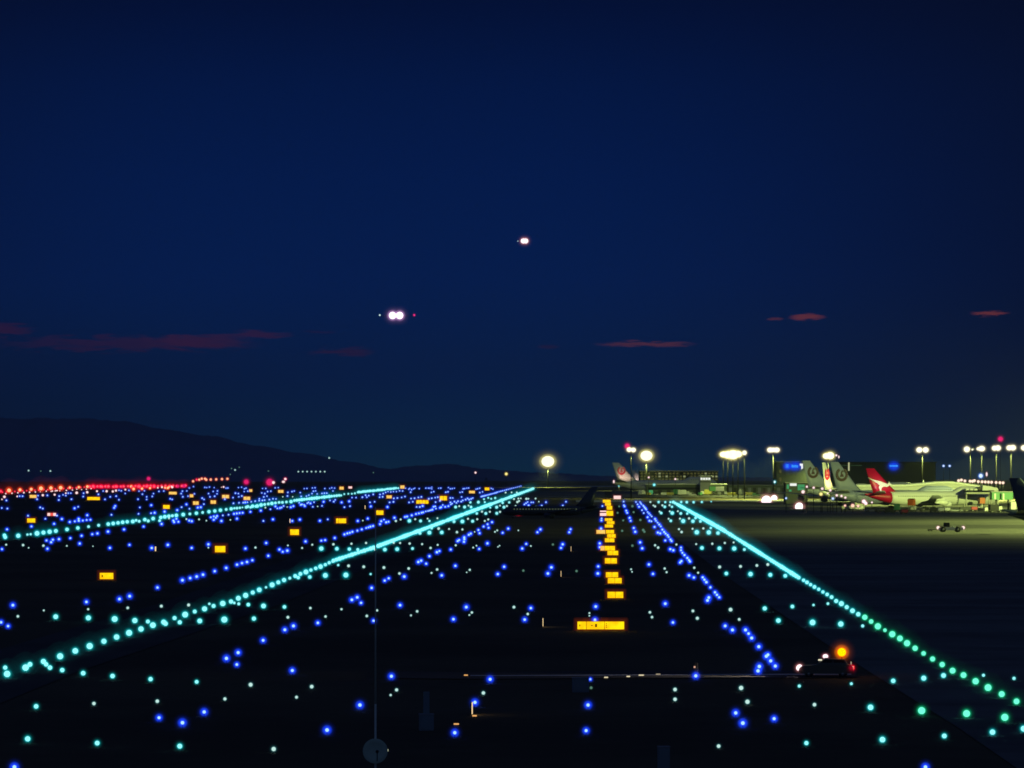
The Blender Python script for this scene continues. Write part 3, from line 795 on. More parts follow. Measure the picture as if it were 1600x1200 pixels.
sign(937.5, 947.2, 797.8, 799.8, 'thin pink lit sign just above the pinkish white one', 1, E_PNK)
sign(948, 956.5, 790.5, 796.5, 'yellow lit sign third from the far end of the column', 1)
sign(945.5, 954.5, 785.8, 790.2, 'yellow lit sign second from the far end of the column', 1)
sign(942, 954, 780.8, 785.5, 'yellow lit sign at the far top end of the column', 1)
sign(959, 970, 774.5, 779.8, 'pale pink lit sign just beyond the far end of the yellow column', 1, E_PNK)
# left field
sign(156, 177, 895, 905, 'large yellow sign alone at far left with a dark mark on its left side', 1, marks={0: [(.17, .5, .07, .4), (.22, .5, .05, .14)]})
sign(336, 352, 853, 863, 'yellow lit sign above the blue lamp string, right of the narrow post light', 1)
sign(453.5, 467, 827, 836, 'yellow lit sign in the dark gap between the two bright cyan rows', 1)
sign(525, 541, 810, 817.5, 'yellow lit sign with a small separate panel at its left end', [.25, .75])
sign(588, 599, 797.5, 804.5, 'small yellow lit sign just right of the slim pole top', 1)
sign(42.5, 55, 810, 816.5, 'yellow lit sign at the far left above the bright row', 1)
sign(74, 87.5, 801.5, 806, 'red and white lit sign of three blocks at the far left', [.34, .33, .33], cols=[E_PNK, E_REDS, E_PNK])
sign(46.5, 57, 773.3, 778, 'dull yellow lit sign below the orange lamps at the far left', 1, E_YELF)
sign(136.5, 156, 776.5, 781.3, 'long low yellow lit sign below the first red lamps at left', 1)
sign(255, 265, 789, 795, 'yellow lit sign just above the far bright row, below the red strip end', 1)
sign(264, 276, 768.4, 772.5, 'flat yellow lit sign close under the right end of the red strip', 1, E_YELF)
sign(296.5, 302, 772.3, 777, 'small square yellow lit sign right of the red strip', 1, E_YELF)
sign(301.5, 310.5, 783.3, 788.8, 'pale yellow lit sign touching the blue lamps above the far bright row', 2, E_YELF)
sign(329, 337.5, 781.8, 787.2, 'yellow lit sign between two pale double signs in the far left field', 2, E_YELF)
sign(347, 358, 773.2, 778.5, 'yellow double lit sign under the row of small orange lamps', 2, E_YELF)
sign(380.5, 391, 776, 781.3, 'orange white lit sign below the large magenta beacon', 2, E_YELF)
sign(389.5, 394, 764.5, 768.5, 'tiny yellow lit sign beside the large magenta beacon', 1, E_YELF)
sign(434.5, 443, 765.6, 770, 'small yellow lit sign below the pink lights by the white lamp row', 2, E_YELF)
sign(530.5, 537, 760.5, 765, 'tiny orange white lit sign above the far bright row', 1, E_YELF)
sign(625.5, 632, 758.5, 763.5, 'pale yellow lit sign at the far end of the farther bright row', 1, E_YELF)
sign(604, 612, 774, 778.7, 'small yellow lit sign under the far end of the farther bright row', 1, E_YELF)
sign(650.5, 669.5, 781.3, 787, 'longest yellow lit sign in the middle of the far field', 4)
sign(687, 698.5, 775, 781.8, 'yellow lit sign tilted to the right of the longest far sign', 2)
sign(733, 742, 766.8, 770.8, 'thin yellow lit sign well right of the tilted far sign', 1, E_YELF)
sign(757.5, 764.5, 761.8, 766.2, 'yellow lit sign closest to the end of the left bright row', 1)
sign(544.5, 550, 760, 763.3, 'tiny pink lit sign above the farther bright row', 1, E_PNK)
edge_sign(848, 966.5, 979, 'narrow lit sign seen end on, left of the wide three panel sign')
edge_sign(876.3, 892, 901, 'narrow lit sign seen end on among the blue pairs of the dark runway')
edge_sign(892, 853.5, 861, 'small narrow lit sign seen end on, farthest of the three by the sign column')
edge_sign(242, 853.5, 861, 'narrow lit sign seen end on left of a yellow sign in the left field')
edge_sign(737, 1099, 1117, 'tall narrow lit sign seen end on beside a blue lamp in the foreground')
edge_sign(570, 789, 795, 'tiny narrow lit sign seen end on near the slim pole top')
edge_sign(452.5, 810, 816.5, 'tiny narrow lit sign beside a blue lamp in the dark gap at left')
def reflector(u0, u1, v, label, m):
    p = ground((u0 + u1) / 2, v + 1.4)
    k = ppm(p.y)
    w = (u1 - u0) / k
    root = empty('marker_board', p, 0, label, 'marker', 'low marker boards by the service road')
    MB().box((0, 0, .13), (w, .04, .09), m, bevel=.008).build('board', root)
    for s in (-.35, .35):
        MB().tube((w * s, .05, 0), (w * s, .05, .16), .018, None, M_DARK, 6).build('leg', root)
E_MARK = emis('marker_reflection', (1.0, 0.86, 0.55), 0.85)  # light thrown back by the boards, painted as emission
E_MARKO = emis('orange_marker_reflection', (1.0, 0.50, 0.16), 0.95)
reflector(944, 950, 1059.5, 'leftmost pale lit marker board on the service road right of a blue lamp', E_MARK)
reflector(979, 984.5, 1058, 'pale lit marker board second from left by the service road', E_MARK)
reflector(998, 1006, 1056, 'widest pale lit marker board of the four by the service road', E_MARK)
reflector(1025, 1032, 1054.5, 'rightmost dim pale marker board by the service road', emis('dim_marker_reflection', (0.6, 0.5, 0.33), 0.6))
reflector(725, 731, 1056, 'orange lit marker board on the service road left of a blue lamp', E_MARKO)
reflector(709, 717, 1133, 'orange lit marker board right above the foreground blue lamp', E_MARKO)
reflector(738, 745, 1120, 'orange lit marker at the foot of the tall narrow sign', E_MARKO)
M_OSTR = emis('warm_strip_light', (0.30, 0.09, 0.015), 0.35)

# ------------------------------------------------------------------ airliners
FIN_JAL = 'crane'
def circle(cx, cz, r, n=28, a0=0, a1=360):
    return [(cx + r * math.cos(math.radians(a0 + (a1 - a0) * i / n)), cz + r * math.sin(math.radians(a0 + (a1 - a0) * i / n))) for i in range(n + (0 if a1 - a0 == 360 else 1))]
def airliner(label, loc, heading, L=70.0, R=3.25, zc=5.2, top=19.4, half=32.0, n_eng=4, hump=0.0, paint=None, tail=None, emblem=None,
             group='airliners', logo_light=0.0, gear=True, windows=None, belly=None, logo_col=(1.0, .78, .5), emb_mat=None, strip=False):
    root = empty('airliner', loc, heading, label, 'airliner', group)
    paint = paint or M_WHITE
    tail = tail or paint
    N = 28
    noseL, tailL = 2.4 * R, 0.30 * L
    def prof(x):
        s = (L / 2 - x) / noseL
        r, dz = R, 0.0
        if s < 1:
            r = R * math.sqrt(max(0.0, 1 - (1 - s) ** 2.0)) ** 1.0
            dz = -0.30 * R * (1 - s) ** 2
        q = (x + L / 2) / tailL
        if q < 1:
            e = 1 - (1 - q) ** 1.6
            r = R * (0.10 + 0.90 * e)
            dz = (R - r) * 0.62
        return max(r, 0.03), dz
    def ring(x):
        r, dz = prof(x)
        out = []
        hu = 0.0
        if hump > 0:
            a = (x - L * 0.13) / (L * 0.10); b = (L / 2 - 2.2 - x) / (R * 2.4)
            hu = max(0, min(1, a)); hu = hu * hu * (3 - 2 * hu)
            b = max(0, min(1, b)); hu *= math.sin(b * math.pi / 2)
        for k in range(N):
            t = 2 * math.pi * k / N
            dy, dzz = math.cos(t), math.sin(t)
            rr = r
            if hu > 0 and dzz > 0:
                ru, zu = R * 0.78, hump * hu + R * 0.22 * hu
                # ray from centre to upper lobe
                bq = dzz * zu
                disc = bq * bq - (zu * zu - ru * ru)
                if disc > 0:
                    rr = max(rr, bq + math.sqrt(disc))
            out.append((x, dy * rr, zc + dz + dzz * rr))
        return out
    xs_all = [-L / 2 + (L) * (i / 54.0) for i in range(55)]
    xs_all += [L / 2 - noseL * s for s in (.01, .03, .07, .13, .2, .3)]
    xs_all = sorted(xs_all)
    cut = -L * 0.30
    MB().loft([ring(x) for x in xs_all if x >= cut - L / 54], paint).build('fuselage', root)
    MB().loft([ring(x) for x in xs_all if x <= cut], tail).build('rear_fuselage', root)
    # wings
    wl, zr = L * 0.125, zc - 0.50 * R
    def sect(xle, ch, y, z, th, vert=False):
        P = [(0, 0), (.12, .42), (.35, .5), (.7, .28), (1, 0.02), (1, -.02), (.7, -.2), (.35, -.38), (.12, -.34)]
        return [((xle - a * ch, y, z + b * th) if not vert else (xle - a * ch, y + b * th, z)) for a, b in P]
    for s in (1, -1):
        y0, y1, y2 = 0.75 * R * s, half * 0.36 * s, half * s
        c0, c1, c2 = .225 * L, .145 * L, .05 * L
        sw = .84
        MB().loft([sect(wl, c0, y0, zr, 1.3 * R / 3.2), sect(wl - sw * (abs(y1) - abs(y0)), c1, y1, zr + .07 * abs(y1), .9 * R / 3.2),
                   sect(wl - sw * (abs(y2) - abs(y0)), c2, y2, zr + .10 * abs(y2), .35 * R / 3.2)], M_GREY if paint is not M_NAVY else M_NAVY).build('wing', root)
        # tailplane
        tx = -L / 2 + .15 * L
        MB().loft([sect(tx, .115 * L, .4 * R * s, zc + .62 * R, .6 * R / 3.2), sect(tx - .10 * L, .045 * L, half * .36 * s, zc + .62 * R + .045 * half, .25 * R / 3.2)], M_GREY if paint is not M_NAVY else M_NAVY).build('tailplane', root)
        er = R * (.40 if n_eng == 4 else .46)
        for f in ((.37, .66) if n_eng == 4 else (.34,)):
            ye = half * f * s
            xe = wl - sw * (abs(ye) - abs(y0)) + er * 1.5
            ze = zr + .085 * abs(ye) - er * 1.45
            e = MB()
            e.lathe([(er * .72, xe - .15 * er), (er * .86, xe), (er, xe - .5 * er), (er * 1.02, xe - 1.6 * er), (er * .8, xe - 3.0 * er), (er * .5, xe - 3.3 * er), (er * .46, xe - 4.2 * er), (er * .2, xe - 4.9 * er)], paint, 'x', (0, ye, ze), 20)
            e.box((xe - 2.6 * er, ye, ze + 1.1 * er), (3.6 * er, .2 * er, er * .9), paint)
            eo = e.build('engine', root)
            MB().lathe([(er * .05, xe - .12 * er), (er * .70, xe - .16 * er)], M_DARK, 'x', (0.1 * er, ye, ze), 20).build('intake', eo)
    # fin
    zb, ht = zc + R * .55, top - (zc + R * .55)
    fr0, fr1 = -L / 2 + .26 * L, -L / 2 + .065 * L     # root leading / trailing edge
    ft0, ft1 = -L / 2 + .072 * L, -L / 2 + .008 * L
    th = .9 * R / 3.2
    mid = .28
    fz = lambda t: zb + ht * t
    fin = MB().loft([sect(fr0, fr0 - fr1, 0, zb, th, True), sect(fr0 + (ft0 - fr0) * (mid * 1.16), (fr0 - fr1) + ((ft0 - ft1) - (fr0 - fr1)) * mid * 1.22, 0, fz(mid), th * .8, True),
                     sect(ft0, ft0 - ft1, 0, top, th * .4, True)], tail).build('tail_fin', root)
    if emblem == 'crane':
        t = .60
        xc = (fr0 + fr1) / 2 * (1 - t) + (ft0 + ft1) / 2 * t + .3
        zc2, r = fz(t), ht * .215
        m = emb_mat or M_RED
        e = MB()
        # crane with raised wings forming a ring that is open above
        a0, a1 = 118, 422
        e.prism(circle(xc, zc2, r, 30, a0, a1) + circle(xc, zc2 + .03 * r, r * .62, 30, a0, a1)[::-1], -.55 * th, .55 * th, m)
        e.prism([(xc - .34 * r, zc2 - .34 * r), (xc + .30 * r, zc2 - .34 * r), (xc + .20 * r, zc2 + .02 * r), (xc + .02 * r, zc2 + .10 * r), (xc + .10 * r, zc2 + .48 * r), (xc + .42 * r, zc2 + .36 * r), (xc + .08 * r, zc2 + .64 * r), (xc - .08 * r, zc2 + .45 * r), (xc - .16 * r, zc2 + .02 * r)], -.54 * th, .54 * th, m)
        for k in range(5):      # slits between the wing feathers
            for sg in (1, -1):
                ang = math.radians(90 + sg * (38 + 20 * k))
                c, s2 = math.cos(ang), math.sin(ang)
                e.prism([(xc + c * r * .80 - s2 * .03 * r, zc2 + s2 * r * .80 + c * .03 * r), (xc + c * r * 1.01, zc2 + s2 * r * 1.01), (xc + c * r * .80 + s2 * .03 * r, zc2 + s2 * r * .80 - c * .03 * r)], -.57 * th, .57 * th, tail)
        e.build('crane_emblem', fin)
    if emblem == 'kangaroo':
        t = .40
        K = [(-.98, .74), (-.62, .52), (-.30, .40), (.02, .30), (.30, .16), (.52, .02), (.64, -.04), (.70, .10), (.80, .16), (.78, .04), (.90, .00), (1.0, -.04), (.92, -.12), (.80, -.16), (.72, -.26), (.60, -.36), (.50, -.34), (.34, -.32), (.18, -.42), (.10, -.62), (.14, -.92), (.04, -1.0), (-.02, -.64), (-.12, -.42), (-.02, -.20), (-.22, .08), (-.52, .30), (-.80, .52)]
        sc = ht * .53
        xc = (fr0 + fr1) / 2 * (1 - t) + (ft0 + ft1) / 2 * t - .3
        MB().prism([(xc + a * sc * 1.02, fz(t) + .02 * sc + b * sc * .62) for a, b in K], -.56 * th, .56 * th, emb_mat or M_WHITE).build('kangaroo_emblem', fin)
    if logo_light:
        for s in (-1,):
            ld = bpy.data.lights.new('logo_light', 'SPOT')
            ld.energy = logo_light
            ld.color = logo_col
            ld.spot_size = math.radians(75); ld.spot_blend = .6; ld.shadow_soft_size = .3
            lo = bpy.data.objects.new('logo_light', ld)
            lo.parent = root
            pos = Vector((-L / 2 + .09 * L, half * .26 * s, zc + R * .9))
            tgt = Vector(((fr0 + ft1) / 2, 0, fz(.5)))
            lo.location = pos
            lo.rotation_euler = (tgt - pos).to_track_quat('-Z', 'Y').to_euler()
            COL.objects.link(lo)
    # windows and cockpit
    w = MB()
    zz = zc + .30 * R
    for s in (1, -1):
        x = -.27 * L
        while x < .375 * L:
            rr, dz = prof(x)
            w.box((x, s * .952 * rr, zz), (.42, .10 * rr / 3, .55), windows or M_GLASS)
            x += 1.15
        if hump:
            x = L * .23
            while x < .40 * L:
                w.box((x, s * R * .735, zc + hump + R * .42), (.42, .12, .5), windows or M_GLASS); x += 1.15
    w.build('cabin_windows', root)
    if gear:
        def leg(x, y, rw, name, n):
            gm = MB()
            gm.tube((x, y, rw * .8), (x, y, zc - R * .7), .16 * R / 3, None, M_STEEL, 8)
            for dx in ((-.9, .9) if n > 2 else (0,)):
                for dy2 in (-.32, .32):
                    gm.lathe([(rw * .5, -.14), (rw, -.16), (rw, .16), (rw * .5, .14)], M_TYRE, 'y', (x + dx * rw, y + dy2 * R / 2.5, rw), 14)
            gm.build(name, root)
        leg(.39 * L, 0, .5 * R / 3, 'nose_gear', 2)
        for s in (1, -1): leg(-.015 * L, s * R * .95, .62 * R / 3, 'main_gear', 4)
    return root
J = dict(tail=M_WHITE, emblem='crane')
D_Q = 1860.0
# nose to the right and a little away
def tailx(u_tail, D, L, th):       # root position so that the tail end falls on u_tail
    p = at(u_tail, 600, D)
    c = Vector((p.x + math.cos(th) * L / 2, D + math.sin(th) * L / 2, 0))
    c.z = zg(c.y)
    return c
th = math.radians(27)
qantas = airliner('airliner with red tail and white leaping kangaroo, nose to the right by the pale pier', tailx(1351, 2000, 70, th), th, hump=2.1, tail=M_RED, emblem='kangaroo', top=18.7, logo_light=2200, logo_col=(1, .72, .80), group='airliners parked by the pier')
th2 = math.radians(24)
airliner('airliner with peach lit tail and red crane roundel, middle of the three grey tails', tailx(1284, 2150, 70, math.radians(66)), math.radians(66), emblem='crane', top=20.8, logo_light=11000, logo_col=(1, .50, .24), hump=2.1, group='airliners parked by the pier')
M_SHADE = pbr('shaded_white_paint', (0.50, 0.52, 0.58), 0.5)  # white paint darkened to stand for a fuselage in shade
M_SHADE2 = pbr('blue_shaded_white_paint', (0.25, 0.28, 0.42), 0.5)  # white paint darkened and blued for the tails in shadow
M_REDD = pbr('shaded_red_paint', (0.045, 0.010, 0.018), 0.5)  # emblem red darkened to match the shadowed tails
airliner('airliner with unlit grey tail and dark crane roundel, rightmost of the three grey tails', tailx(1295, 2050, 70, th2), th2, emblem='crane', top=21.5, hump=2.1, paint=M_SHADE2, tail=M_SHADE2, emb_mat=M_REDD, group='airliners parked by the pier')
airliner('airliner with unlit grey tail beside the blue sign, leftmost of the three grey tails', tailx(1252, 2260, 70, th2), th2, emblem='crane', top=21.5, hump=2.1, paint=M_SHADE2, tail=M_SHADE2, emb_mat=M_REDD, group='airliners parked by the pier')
th3 = math.radians(12)
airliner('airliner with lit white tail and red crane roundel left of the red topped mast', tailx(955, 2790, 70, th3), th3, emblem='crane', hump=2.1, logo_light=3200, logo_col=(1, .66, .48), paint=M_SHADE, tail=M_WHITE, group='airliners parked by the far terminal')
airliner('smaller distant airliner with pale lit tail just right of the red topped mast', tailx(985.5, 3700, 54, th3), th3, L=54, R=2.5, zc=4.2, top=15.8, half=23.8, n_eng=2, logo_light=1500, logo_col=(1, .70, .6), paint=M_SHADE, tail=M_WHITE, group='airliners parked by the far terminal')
th4 = math.radians(14)
airliner('dark silhouetted airliner tail cut off by the right edge of the picture', tailx(1574, 1290, 54, th4), th4, L=54, R=2.5, zc=4.4, top=16.2, half=23.8, n_eng=2, paint=M_NAVY, group='airliners parked by the pier')
# dark airliner rolling along the runway to the left
pr = onground(860, 1745)
dark = airliner('dark airliner rolling left on the runway with a red belly light', pr, math.pi - math.radians(3), L=37.5, R=1.9, zc=3.0, top=12.4, half=17.5, n_eng=2, paint=M_NAVY, group='airliners on the move', windows=emis('dim_cabin_window', (0.25, 0.32, 0.16), 0.4))
E_RBELLY = emis('red_belly_light', (1.0, 0.02, 0.08), 0.9)
b = MB(); glowball(b, (12.5, 0, 1.55), .9, .62, E_RBELLY, G_RED, 3, (1.7, .6, .75)); b.build('belly_light', dark)
# two airliners on approach
M_FLY = pbr('night_fuselage', (0.05, 0.055, 0.07), 0.4)
C_LAND = emis('landing_light_core', (1.0, 0.93, 1.0), 1.6)
G_LAND = glow('landing_light_glass', (0.70, 0.34, 0.72), 0.08)  # lens glow shells of landing lights, no glass
G_LAND2 = glow('landing_light_glass_warm', (0.85, 0.32, 0.28), 0.07)  # same lens glow, warmer, no glass
def approach(label, u, v, D, rpx, sep, warm=False, navs=True, first=None):
    c = at(u, v, D)
    k = ppm(D)
    a = airliner(label, c - Vector((0, 0, 2.6)), -math.pi / 2, L=37.5, R=1.9, zc=3.2, top=12.4, half=17.2, n_eng=2, paint=M_FLY, group='airliners on approach', gear=False)
    for s in (-1, 1):
        r = rpx / k
        b = MB()
        glowball(b, (21 + r, s * sep / k, 2.6), r, .56, C_LAND, G_LAND2 if warm else G_LAND, 3)
        b.build('landing_light', a)
    for s, core, sz in ((1, emis('red_nav_light', (1.0, 0.05, 0.30), .8), 2.4), (-1, emis('green_nav_light', (0.75, 1.0, 0.95), .9), 2.2)):
        if sz * (1 if navs else 0) == 0 and s == 1: continue
        b = MB()
        glowball(b, (-8, s * 17.2, 4.3), (sz if navs else 1.3) / k, .6, core, G_MAG if s == 1 else G_WHITE, 2)
        b.build('nav_light', a)
approach('airliner on approach low in the sky with two merged white landing lights', 620, 494.5, 4450, 10.0, 5.5)
approach('distant airliner on approach high in the sky showing one small bright light', 819.5, 377.5, 11500, 6.8, 2.0, True, False)

# ------------------------------------------------------------------ flood light masts
C_FLD = emis('flood_core', (1.0, 0.95, 0.70), 1.35)
G_FLDY = glow('flood_glass_yellow', (0.95, 0.85, 0.22), 0.10)
G_FLDW = glow('flood_glass_white', (0.85, 0.75, 0.42), 0.085)
FLOODCOL = (0.82, 1.0, 0.24)
def mast(label, u, vtop, D, globes, energy, ubase=None, glass=None, red=None, col=FLOODCOL, group='flood light masts', cone=165):
    """globes: list of (du, dv, rx, ry) in photo pixels about the top"""
    glass = glass or G_FLDW
    base = onground(u if ubase is None else ubase, D)
    k = ppm(D)
    h = at(u, vtop, D).z - base.z
    root = empty('flood_light_mast', base, 0, label, 'light mast', group)
    MB().tube((0, 0, 0), (0, 0, h), .32, .2, M_MAST, 12).build('pole', root)
    wid = max(2.0, (max(g[0] for g in globes) - min(g[0] for g in globes)) / k + 1.5)
    fr = MB().box((0, .2, h), (wid, .5, .5), M_POLE, bevel=.05)
    for s in (-.35, .35): fr.box((wid * s, .2, h + .5), (.18, .4, .8), M_POLE)
    fr.build('head_frame', root)
    for du, dv, rx, ry in globes:
        b = MB()
        glowball(b, (du / k, -.5, h - dv / k), 1.0, .62, C_FLD, glass, 3, (rx / k, rx / k, ry / k))
        b.build('floodlight', root)
    if red:
        b = MB(); glowball(b, (red[0] / k, 0, h - red[1] / k), red[2] / k, .55, C_MAG, G_MAG, 3); b.build('warning_light', root)
    if energy:
        ld = bpy.data.lights.new('flood_beam', 'SPOT')
        ld.energy = energy; ld.color = col
        ld.spot_size = math.radians(cone); ld.spot_blend = .5; ld.shadow_soft_size = 1.0
        lo = bpy.data.objects.new('flood_beam', ld)
        lo.parent = root
        mx = max(g[3] for g in globes) / k
        lo.location = (0, -2.5, h - mx * .8 - 1.2)
        COL.objects.link(lo)
    return root
E0 = 160000
mast('far lone flood light with round yellow white glow over the runway end', 856, 721, 4600, [(0, 0, 16, 13.5)], E0 * 3, glass=G_FLDY)
mast('slim flood light mast with a red warning light on top', 987, 702.5, 2470, [(-3, 0, 6, 5.5), (3.5, .5, 6, 5.5)], E0 * .2, ubase=986, red=(-6, -5.5, 6))
mast('flood light with large round yellow glow right of the red topped mast', 1010, 712, 3300, [(0, 0, 15, 12.5)], E0 * 2, glass=G_FLDY)
for i, (u, v, g, D) in enumerate([(1130, 710, [(0, 0, 9, 7)], 2700), (1137, 710.5, [(0, 0, 11, 9)], 2620), (1145, 710.5, [(0, 0, 14, 11.5)], 2540), (1153, 709.5, [(0, 0, 10, 8)], 2480), (1163, 707.5, [(0, 0, 5.5, 5.5)], 2440)]):
    mast(['leftmost flood light mast in the tight cluster left of the grey tails', 'second flood light mast from left in the tight bright cluster', 'brightest flood light mast in the middle of the tight cluster',
          'fourth flood light mast from left in the tight bright cluster', 'small separate flood light at the right end of the tight cluster'][i], u, v, D, g, E0 * (.3 if i != 4 else .2), glass=G_FLDY if i < 4 else G_FLDW)
mast('flood light mast with flat white head between the cluster and the blue sign', 1208, 703, 2430, [(-5, 0, 7, 6), (0, 0, 6.5, 5.5), (5.5, 0, 7, 6)], E0 * 1.6)
mast('flood light glowing just above the peach lit tail', 1294, 712, 2900, [(-3.5, .5, 8, 7), (3, 0, 10, 9)], E0 * 1.5, glass=G_FLDY)
mast('flood light mast with two clear lobes above the pale pier', 1441, 703, 2330, [(-4.8, 0, 7.4, 6.6), (5, 0, 7.2, 6.6)], E0 * 1.2)
mast('flood light mast with one lamp offset left of its pole', 1516, 702, 2330, [(-5.6, 0, 7.4, 7), (3, .5, 2, 2)], E0)
mast('second flood light mast in the row at right, just left of the red obstruction light', 1533.5, 701, 2420, [(-5.5, .3, 4, 3.6), (0, 0, 8, 6.6)], E0)
mast('third flood light mast in the row at right, under the red obstruction light', 1556.5, 700, 2420, [(-3, .3, 6.5, 6), (2.5, 0, 7, 6.6)], E0)
mast('fourth flood light mast in the row at right, over the dark tail', 1579.5, 699.5, 2420, [(-3, .2, 7, 6.2), (2.8, 0, 7.4, 6.6)], E0)
mast('flood light mast cut by the right edge of the picture', 1602, 699.5, 2420, [(-2.5, .2, 7.2, 6.4), (3, 0, 7, 6.2)], E0)
# unseen masts added beyond the right edge to light apron, jet and pier
def aim(m, tgt, size, blend=.7):
    for o in m.children:
        if o.type == 'LIGHT':
            o.data.spot_size = math.radians(size); o.data.spot_blend = blend
            o.rotation_euler = (tgt - (m.location + o.location)).to_track_quat('-Z', 'Y').to_euler()
OFF = [(-6, 0, 8, 7), (6, 0, 8, 7)]
aim(mast('added unseen flood light mast of the apron beyond the right edge, nearer', 1930, 560, 1790, OFF, E0 * 17), onground(1555, 2040) + Vector((0, 0, 5)), 50, .9)
aim(mast('added unseen flood light mast of the apron beyond the right edge, farther', 1820, 600, 1980, OFF, E0 * 12), onground(1530, 2140) + Vector((0, 0, 6)), 60, .8)
mast('added unseen flood light mast of the near apron beyond the right edge', 2150, 480, 1350, OFF, E0 * 17)
mast('added unseen flood light mast of the nearest apron beyond the right edge', 2500, 620, 1080, OFF, E0 * 4)
mast('second added unseen flood light mast of the near apron beyond the right edge', 2000, 500, 1620, OFF, E0 * 12)

# ------------------------------------------------------------------ buildings
def bld(name, label, u0, u1, vtop, D, depth, mat, group=None):
    a, b2 = onground(u0, D), onground(u1, D)
    base = (a + b2) / 2
    h = at(u0, vtop, D).z - base.z
    w = b2.x - a.x
    root = empty(name, base, 0, label, 'building', group)
    return root, w, h
E_WIN = emis('office_window_light', (0.30, 0.30, 0.09), 0.22)
E_WINB = emis('bright_window_light', (0.80, 0.95, 0.55), 0.6)
E_GRN = emis('green_panel_light', (0.10, 0.55, 0.20), 0.55)
E_PWHT = emis('white_panel_light', (0.95, 1.0, 0.92), 1.0)
# far terminal block with dim window grid
r, w, h = bld('terminal_building', 'long far terminal with a dim grid of windows behind the crane tail', 1000, 1122, 736.5, 3350, 40, M_HANGAR)
MB().box((0, 20, h / 2), (w, 40, h), M_HANGAR, bevel=.2).build('wall', r)
MB().box((0, 20, h + .3), (w + 1, 41, .6), M_CONC, bevel=.1).build('roof', r)
random.seed(3)
for j in range(3):
    for i in range(22):
        if random.random() < .12: continue
        MB().box((-w / 2 + w * (i + .5) / 22, -.06, h - 1.6 - 2.2 * j), (w / 22 * .62, .12, 1.3), E_WIN if random.random() < .93 else emis('lit_window', (.5, .55, .25), .5)).build('window', r)
# low pier in front of it
r, w, h = bld('boarding_pier', 'low green lit boarding pier in front of the far terminal', 1010, 1135, 757.5, 2700, 12, M_PIER)
MB().box((0, 10, h / 2), (w, 20, h), M_PIER, bevel=.2).build('wall', r)
MB().box((0, 10, h + .35), (w + 2, 22, .7), M_WHITE, bevel=.1).build('roof', r)
MB().box((0, -.08, h * .62), (w * .96, .16, 1.4), M_GLASS).build('window_band', r)
for i in range(9):
    MB().box((-w / 2 + w * (i + .5) / 9, -.2, h * .25), (2.4, .3, 2.6), M_DARK if i % 3 else E_GRN).build('door', r)
r, w, h = bld('control_cabin', 'small white roofed cabin with lit windows on top of the far pier', 1094, 1110, 744, 2690, 8, M_CONC)
MB().box((0, 5, h / 2), (w, 10, h), M_CONC, bevel=.15).build('wall', r)
MB().box((0, 5, h + .25), (w + 1.2, 11.2, .5), M_WHITE, bevel=.08).build('roof', r)
for i in range(4): MB().box((-w / 2 + w * (i + .5) / 4, -.08, h - 1.6), (w / 4 * .75, .16, 1.2), E_PWHT).build('window', r)
MB().box((0, -.08, h - 3.4), (w * .98, .16, .5), M_DARK).build('ledge', r)
# cargo sheds at the right of the cluster
r, w, h = bld('cargo_shed', 'low dim cargo shed right of the flood light cluster', 1130, 1235, 758.5, 2800, 20, M_PIER)
MB().box((0, 10, h / 2), (w, 20, h), M_PIER, bevel=.2).build('wall', r)
MB().box((0, 10, h + .2), (w + 1, 21, .4), M_GREY, bevel=.06).build('roof', r)
for i in range(14): MB().box((-w / 2 + w * (i + .5) / 14, -.1, 2.0), (w / 14 * .6, .2, 3.4), M_GREY if i % 2 else M_DARK).build('shutter_door', r)
# signs in blue light
E_BSIGN = emis('blue_sign_letters', (0.04, 0.32, 1.0), 1.1)
G_BSIGN = glow('blue_sign_glass', (0.0, 0.045, 0.95), 0.075)  # blue glow around the signs, built as emissive shells
r, w, h = bld('terminal_block', 'dark terminal block carrying the left blue sign beside the grey tails', 1213, 1262, 722, 2900, 30, M_HANGAR)
MB().box((0, 15, h / 2), (w, 30, h), M_HANGAR, bevel=.2).build('wall', r)
MB().box((0, 15, h + .25), (w + .8, 30.8, .5), M_GREY, bevel=.06).build('roof', r)
k = ppm(2900)
sg = MB()
glowball(sg, (4.5 / k, -.8, h - 6.2 / k), 1.0, .05, E_BSIGN, G_BSIGN, 3, (14 / k, 1.0, 9.5 / k))
glowball(sg, (-8 / k, -.8, h - 6.6 / k), 1.0, .05, E_BSIGN, G_BSIGN, 3, (8 / k, 1.0, 8 / k))
sgo = sg.build('blue_sign', r)
t = MB()
for (x0, x1, z0, z1) in [(-10, -9.1, -9, -3), (-7.6, -6.4, -9, -3), (-1, .8, -8.4, -4), (1.4, 3.4, -8.4, -5), (4, 6, -8.4, -4.4), (6.6, 8.8, -8.4, -5)]:
    t.box(((x0 + x1) / 2 / k, -2.0, h + (z0 + z1) / 2 / k), ((x1 - x0) / k, .3, (z1 - z0) / k), E_BSIGN)
t.build('letters', sgo)
MB().prism([(12 / k, h - 2.4 / k), (16.8 / k, h - 2.4 / k), (17 / k, h - 9.5 / k), (14.4 / k, h - 11.5 / k), (14 / k, h - 6.2 / k), (12 / k, h - 5 / k)], -.6, -.2, E_PWHT).build('lit_corner', r)  # lit corner of the block drawn as a glowing shape
for i in range(5): MB().box((-w / 2 + 2.5, -.1, h - 6 - 5.2 * i), (1.3, .2, 2.4), E_WIN).build('window', r)
r, w, h = bld('low_annex', 'green lit annex with a white window at the foot of the grey tails', 1227, 1262, 754.5, 2225, 15, M_HANGAR)
MB().box((0, 7, h / 2), (w, 14, h), M_HANGAR, bevel=.15).build('wall', r)
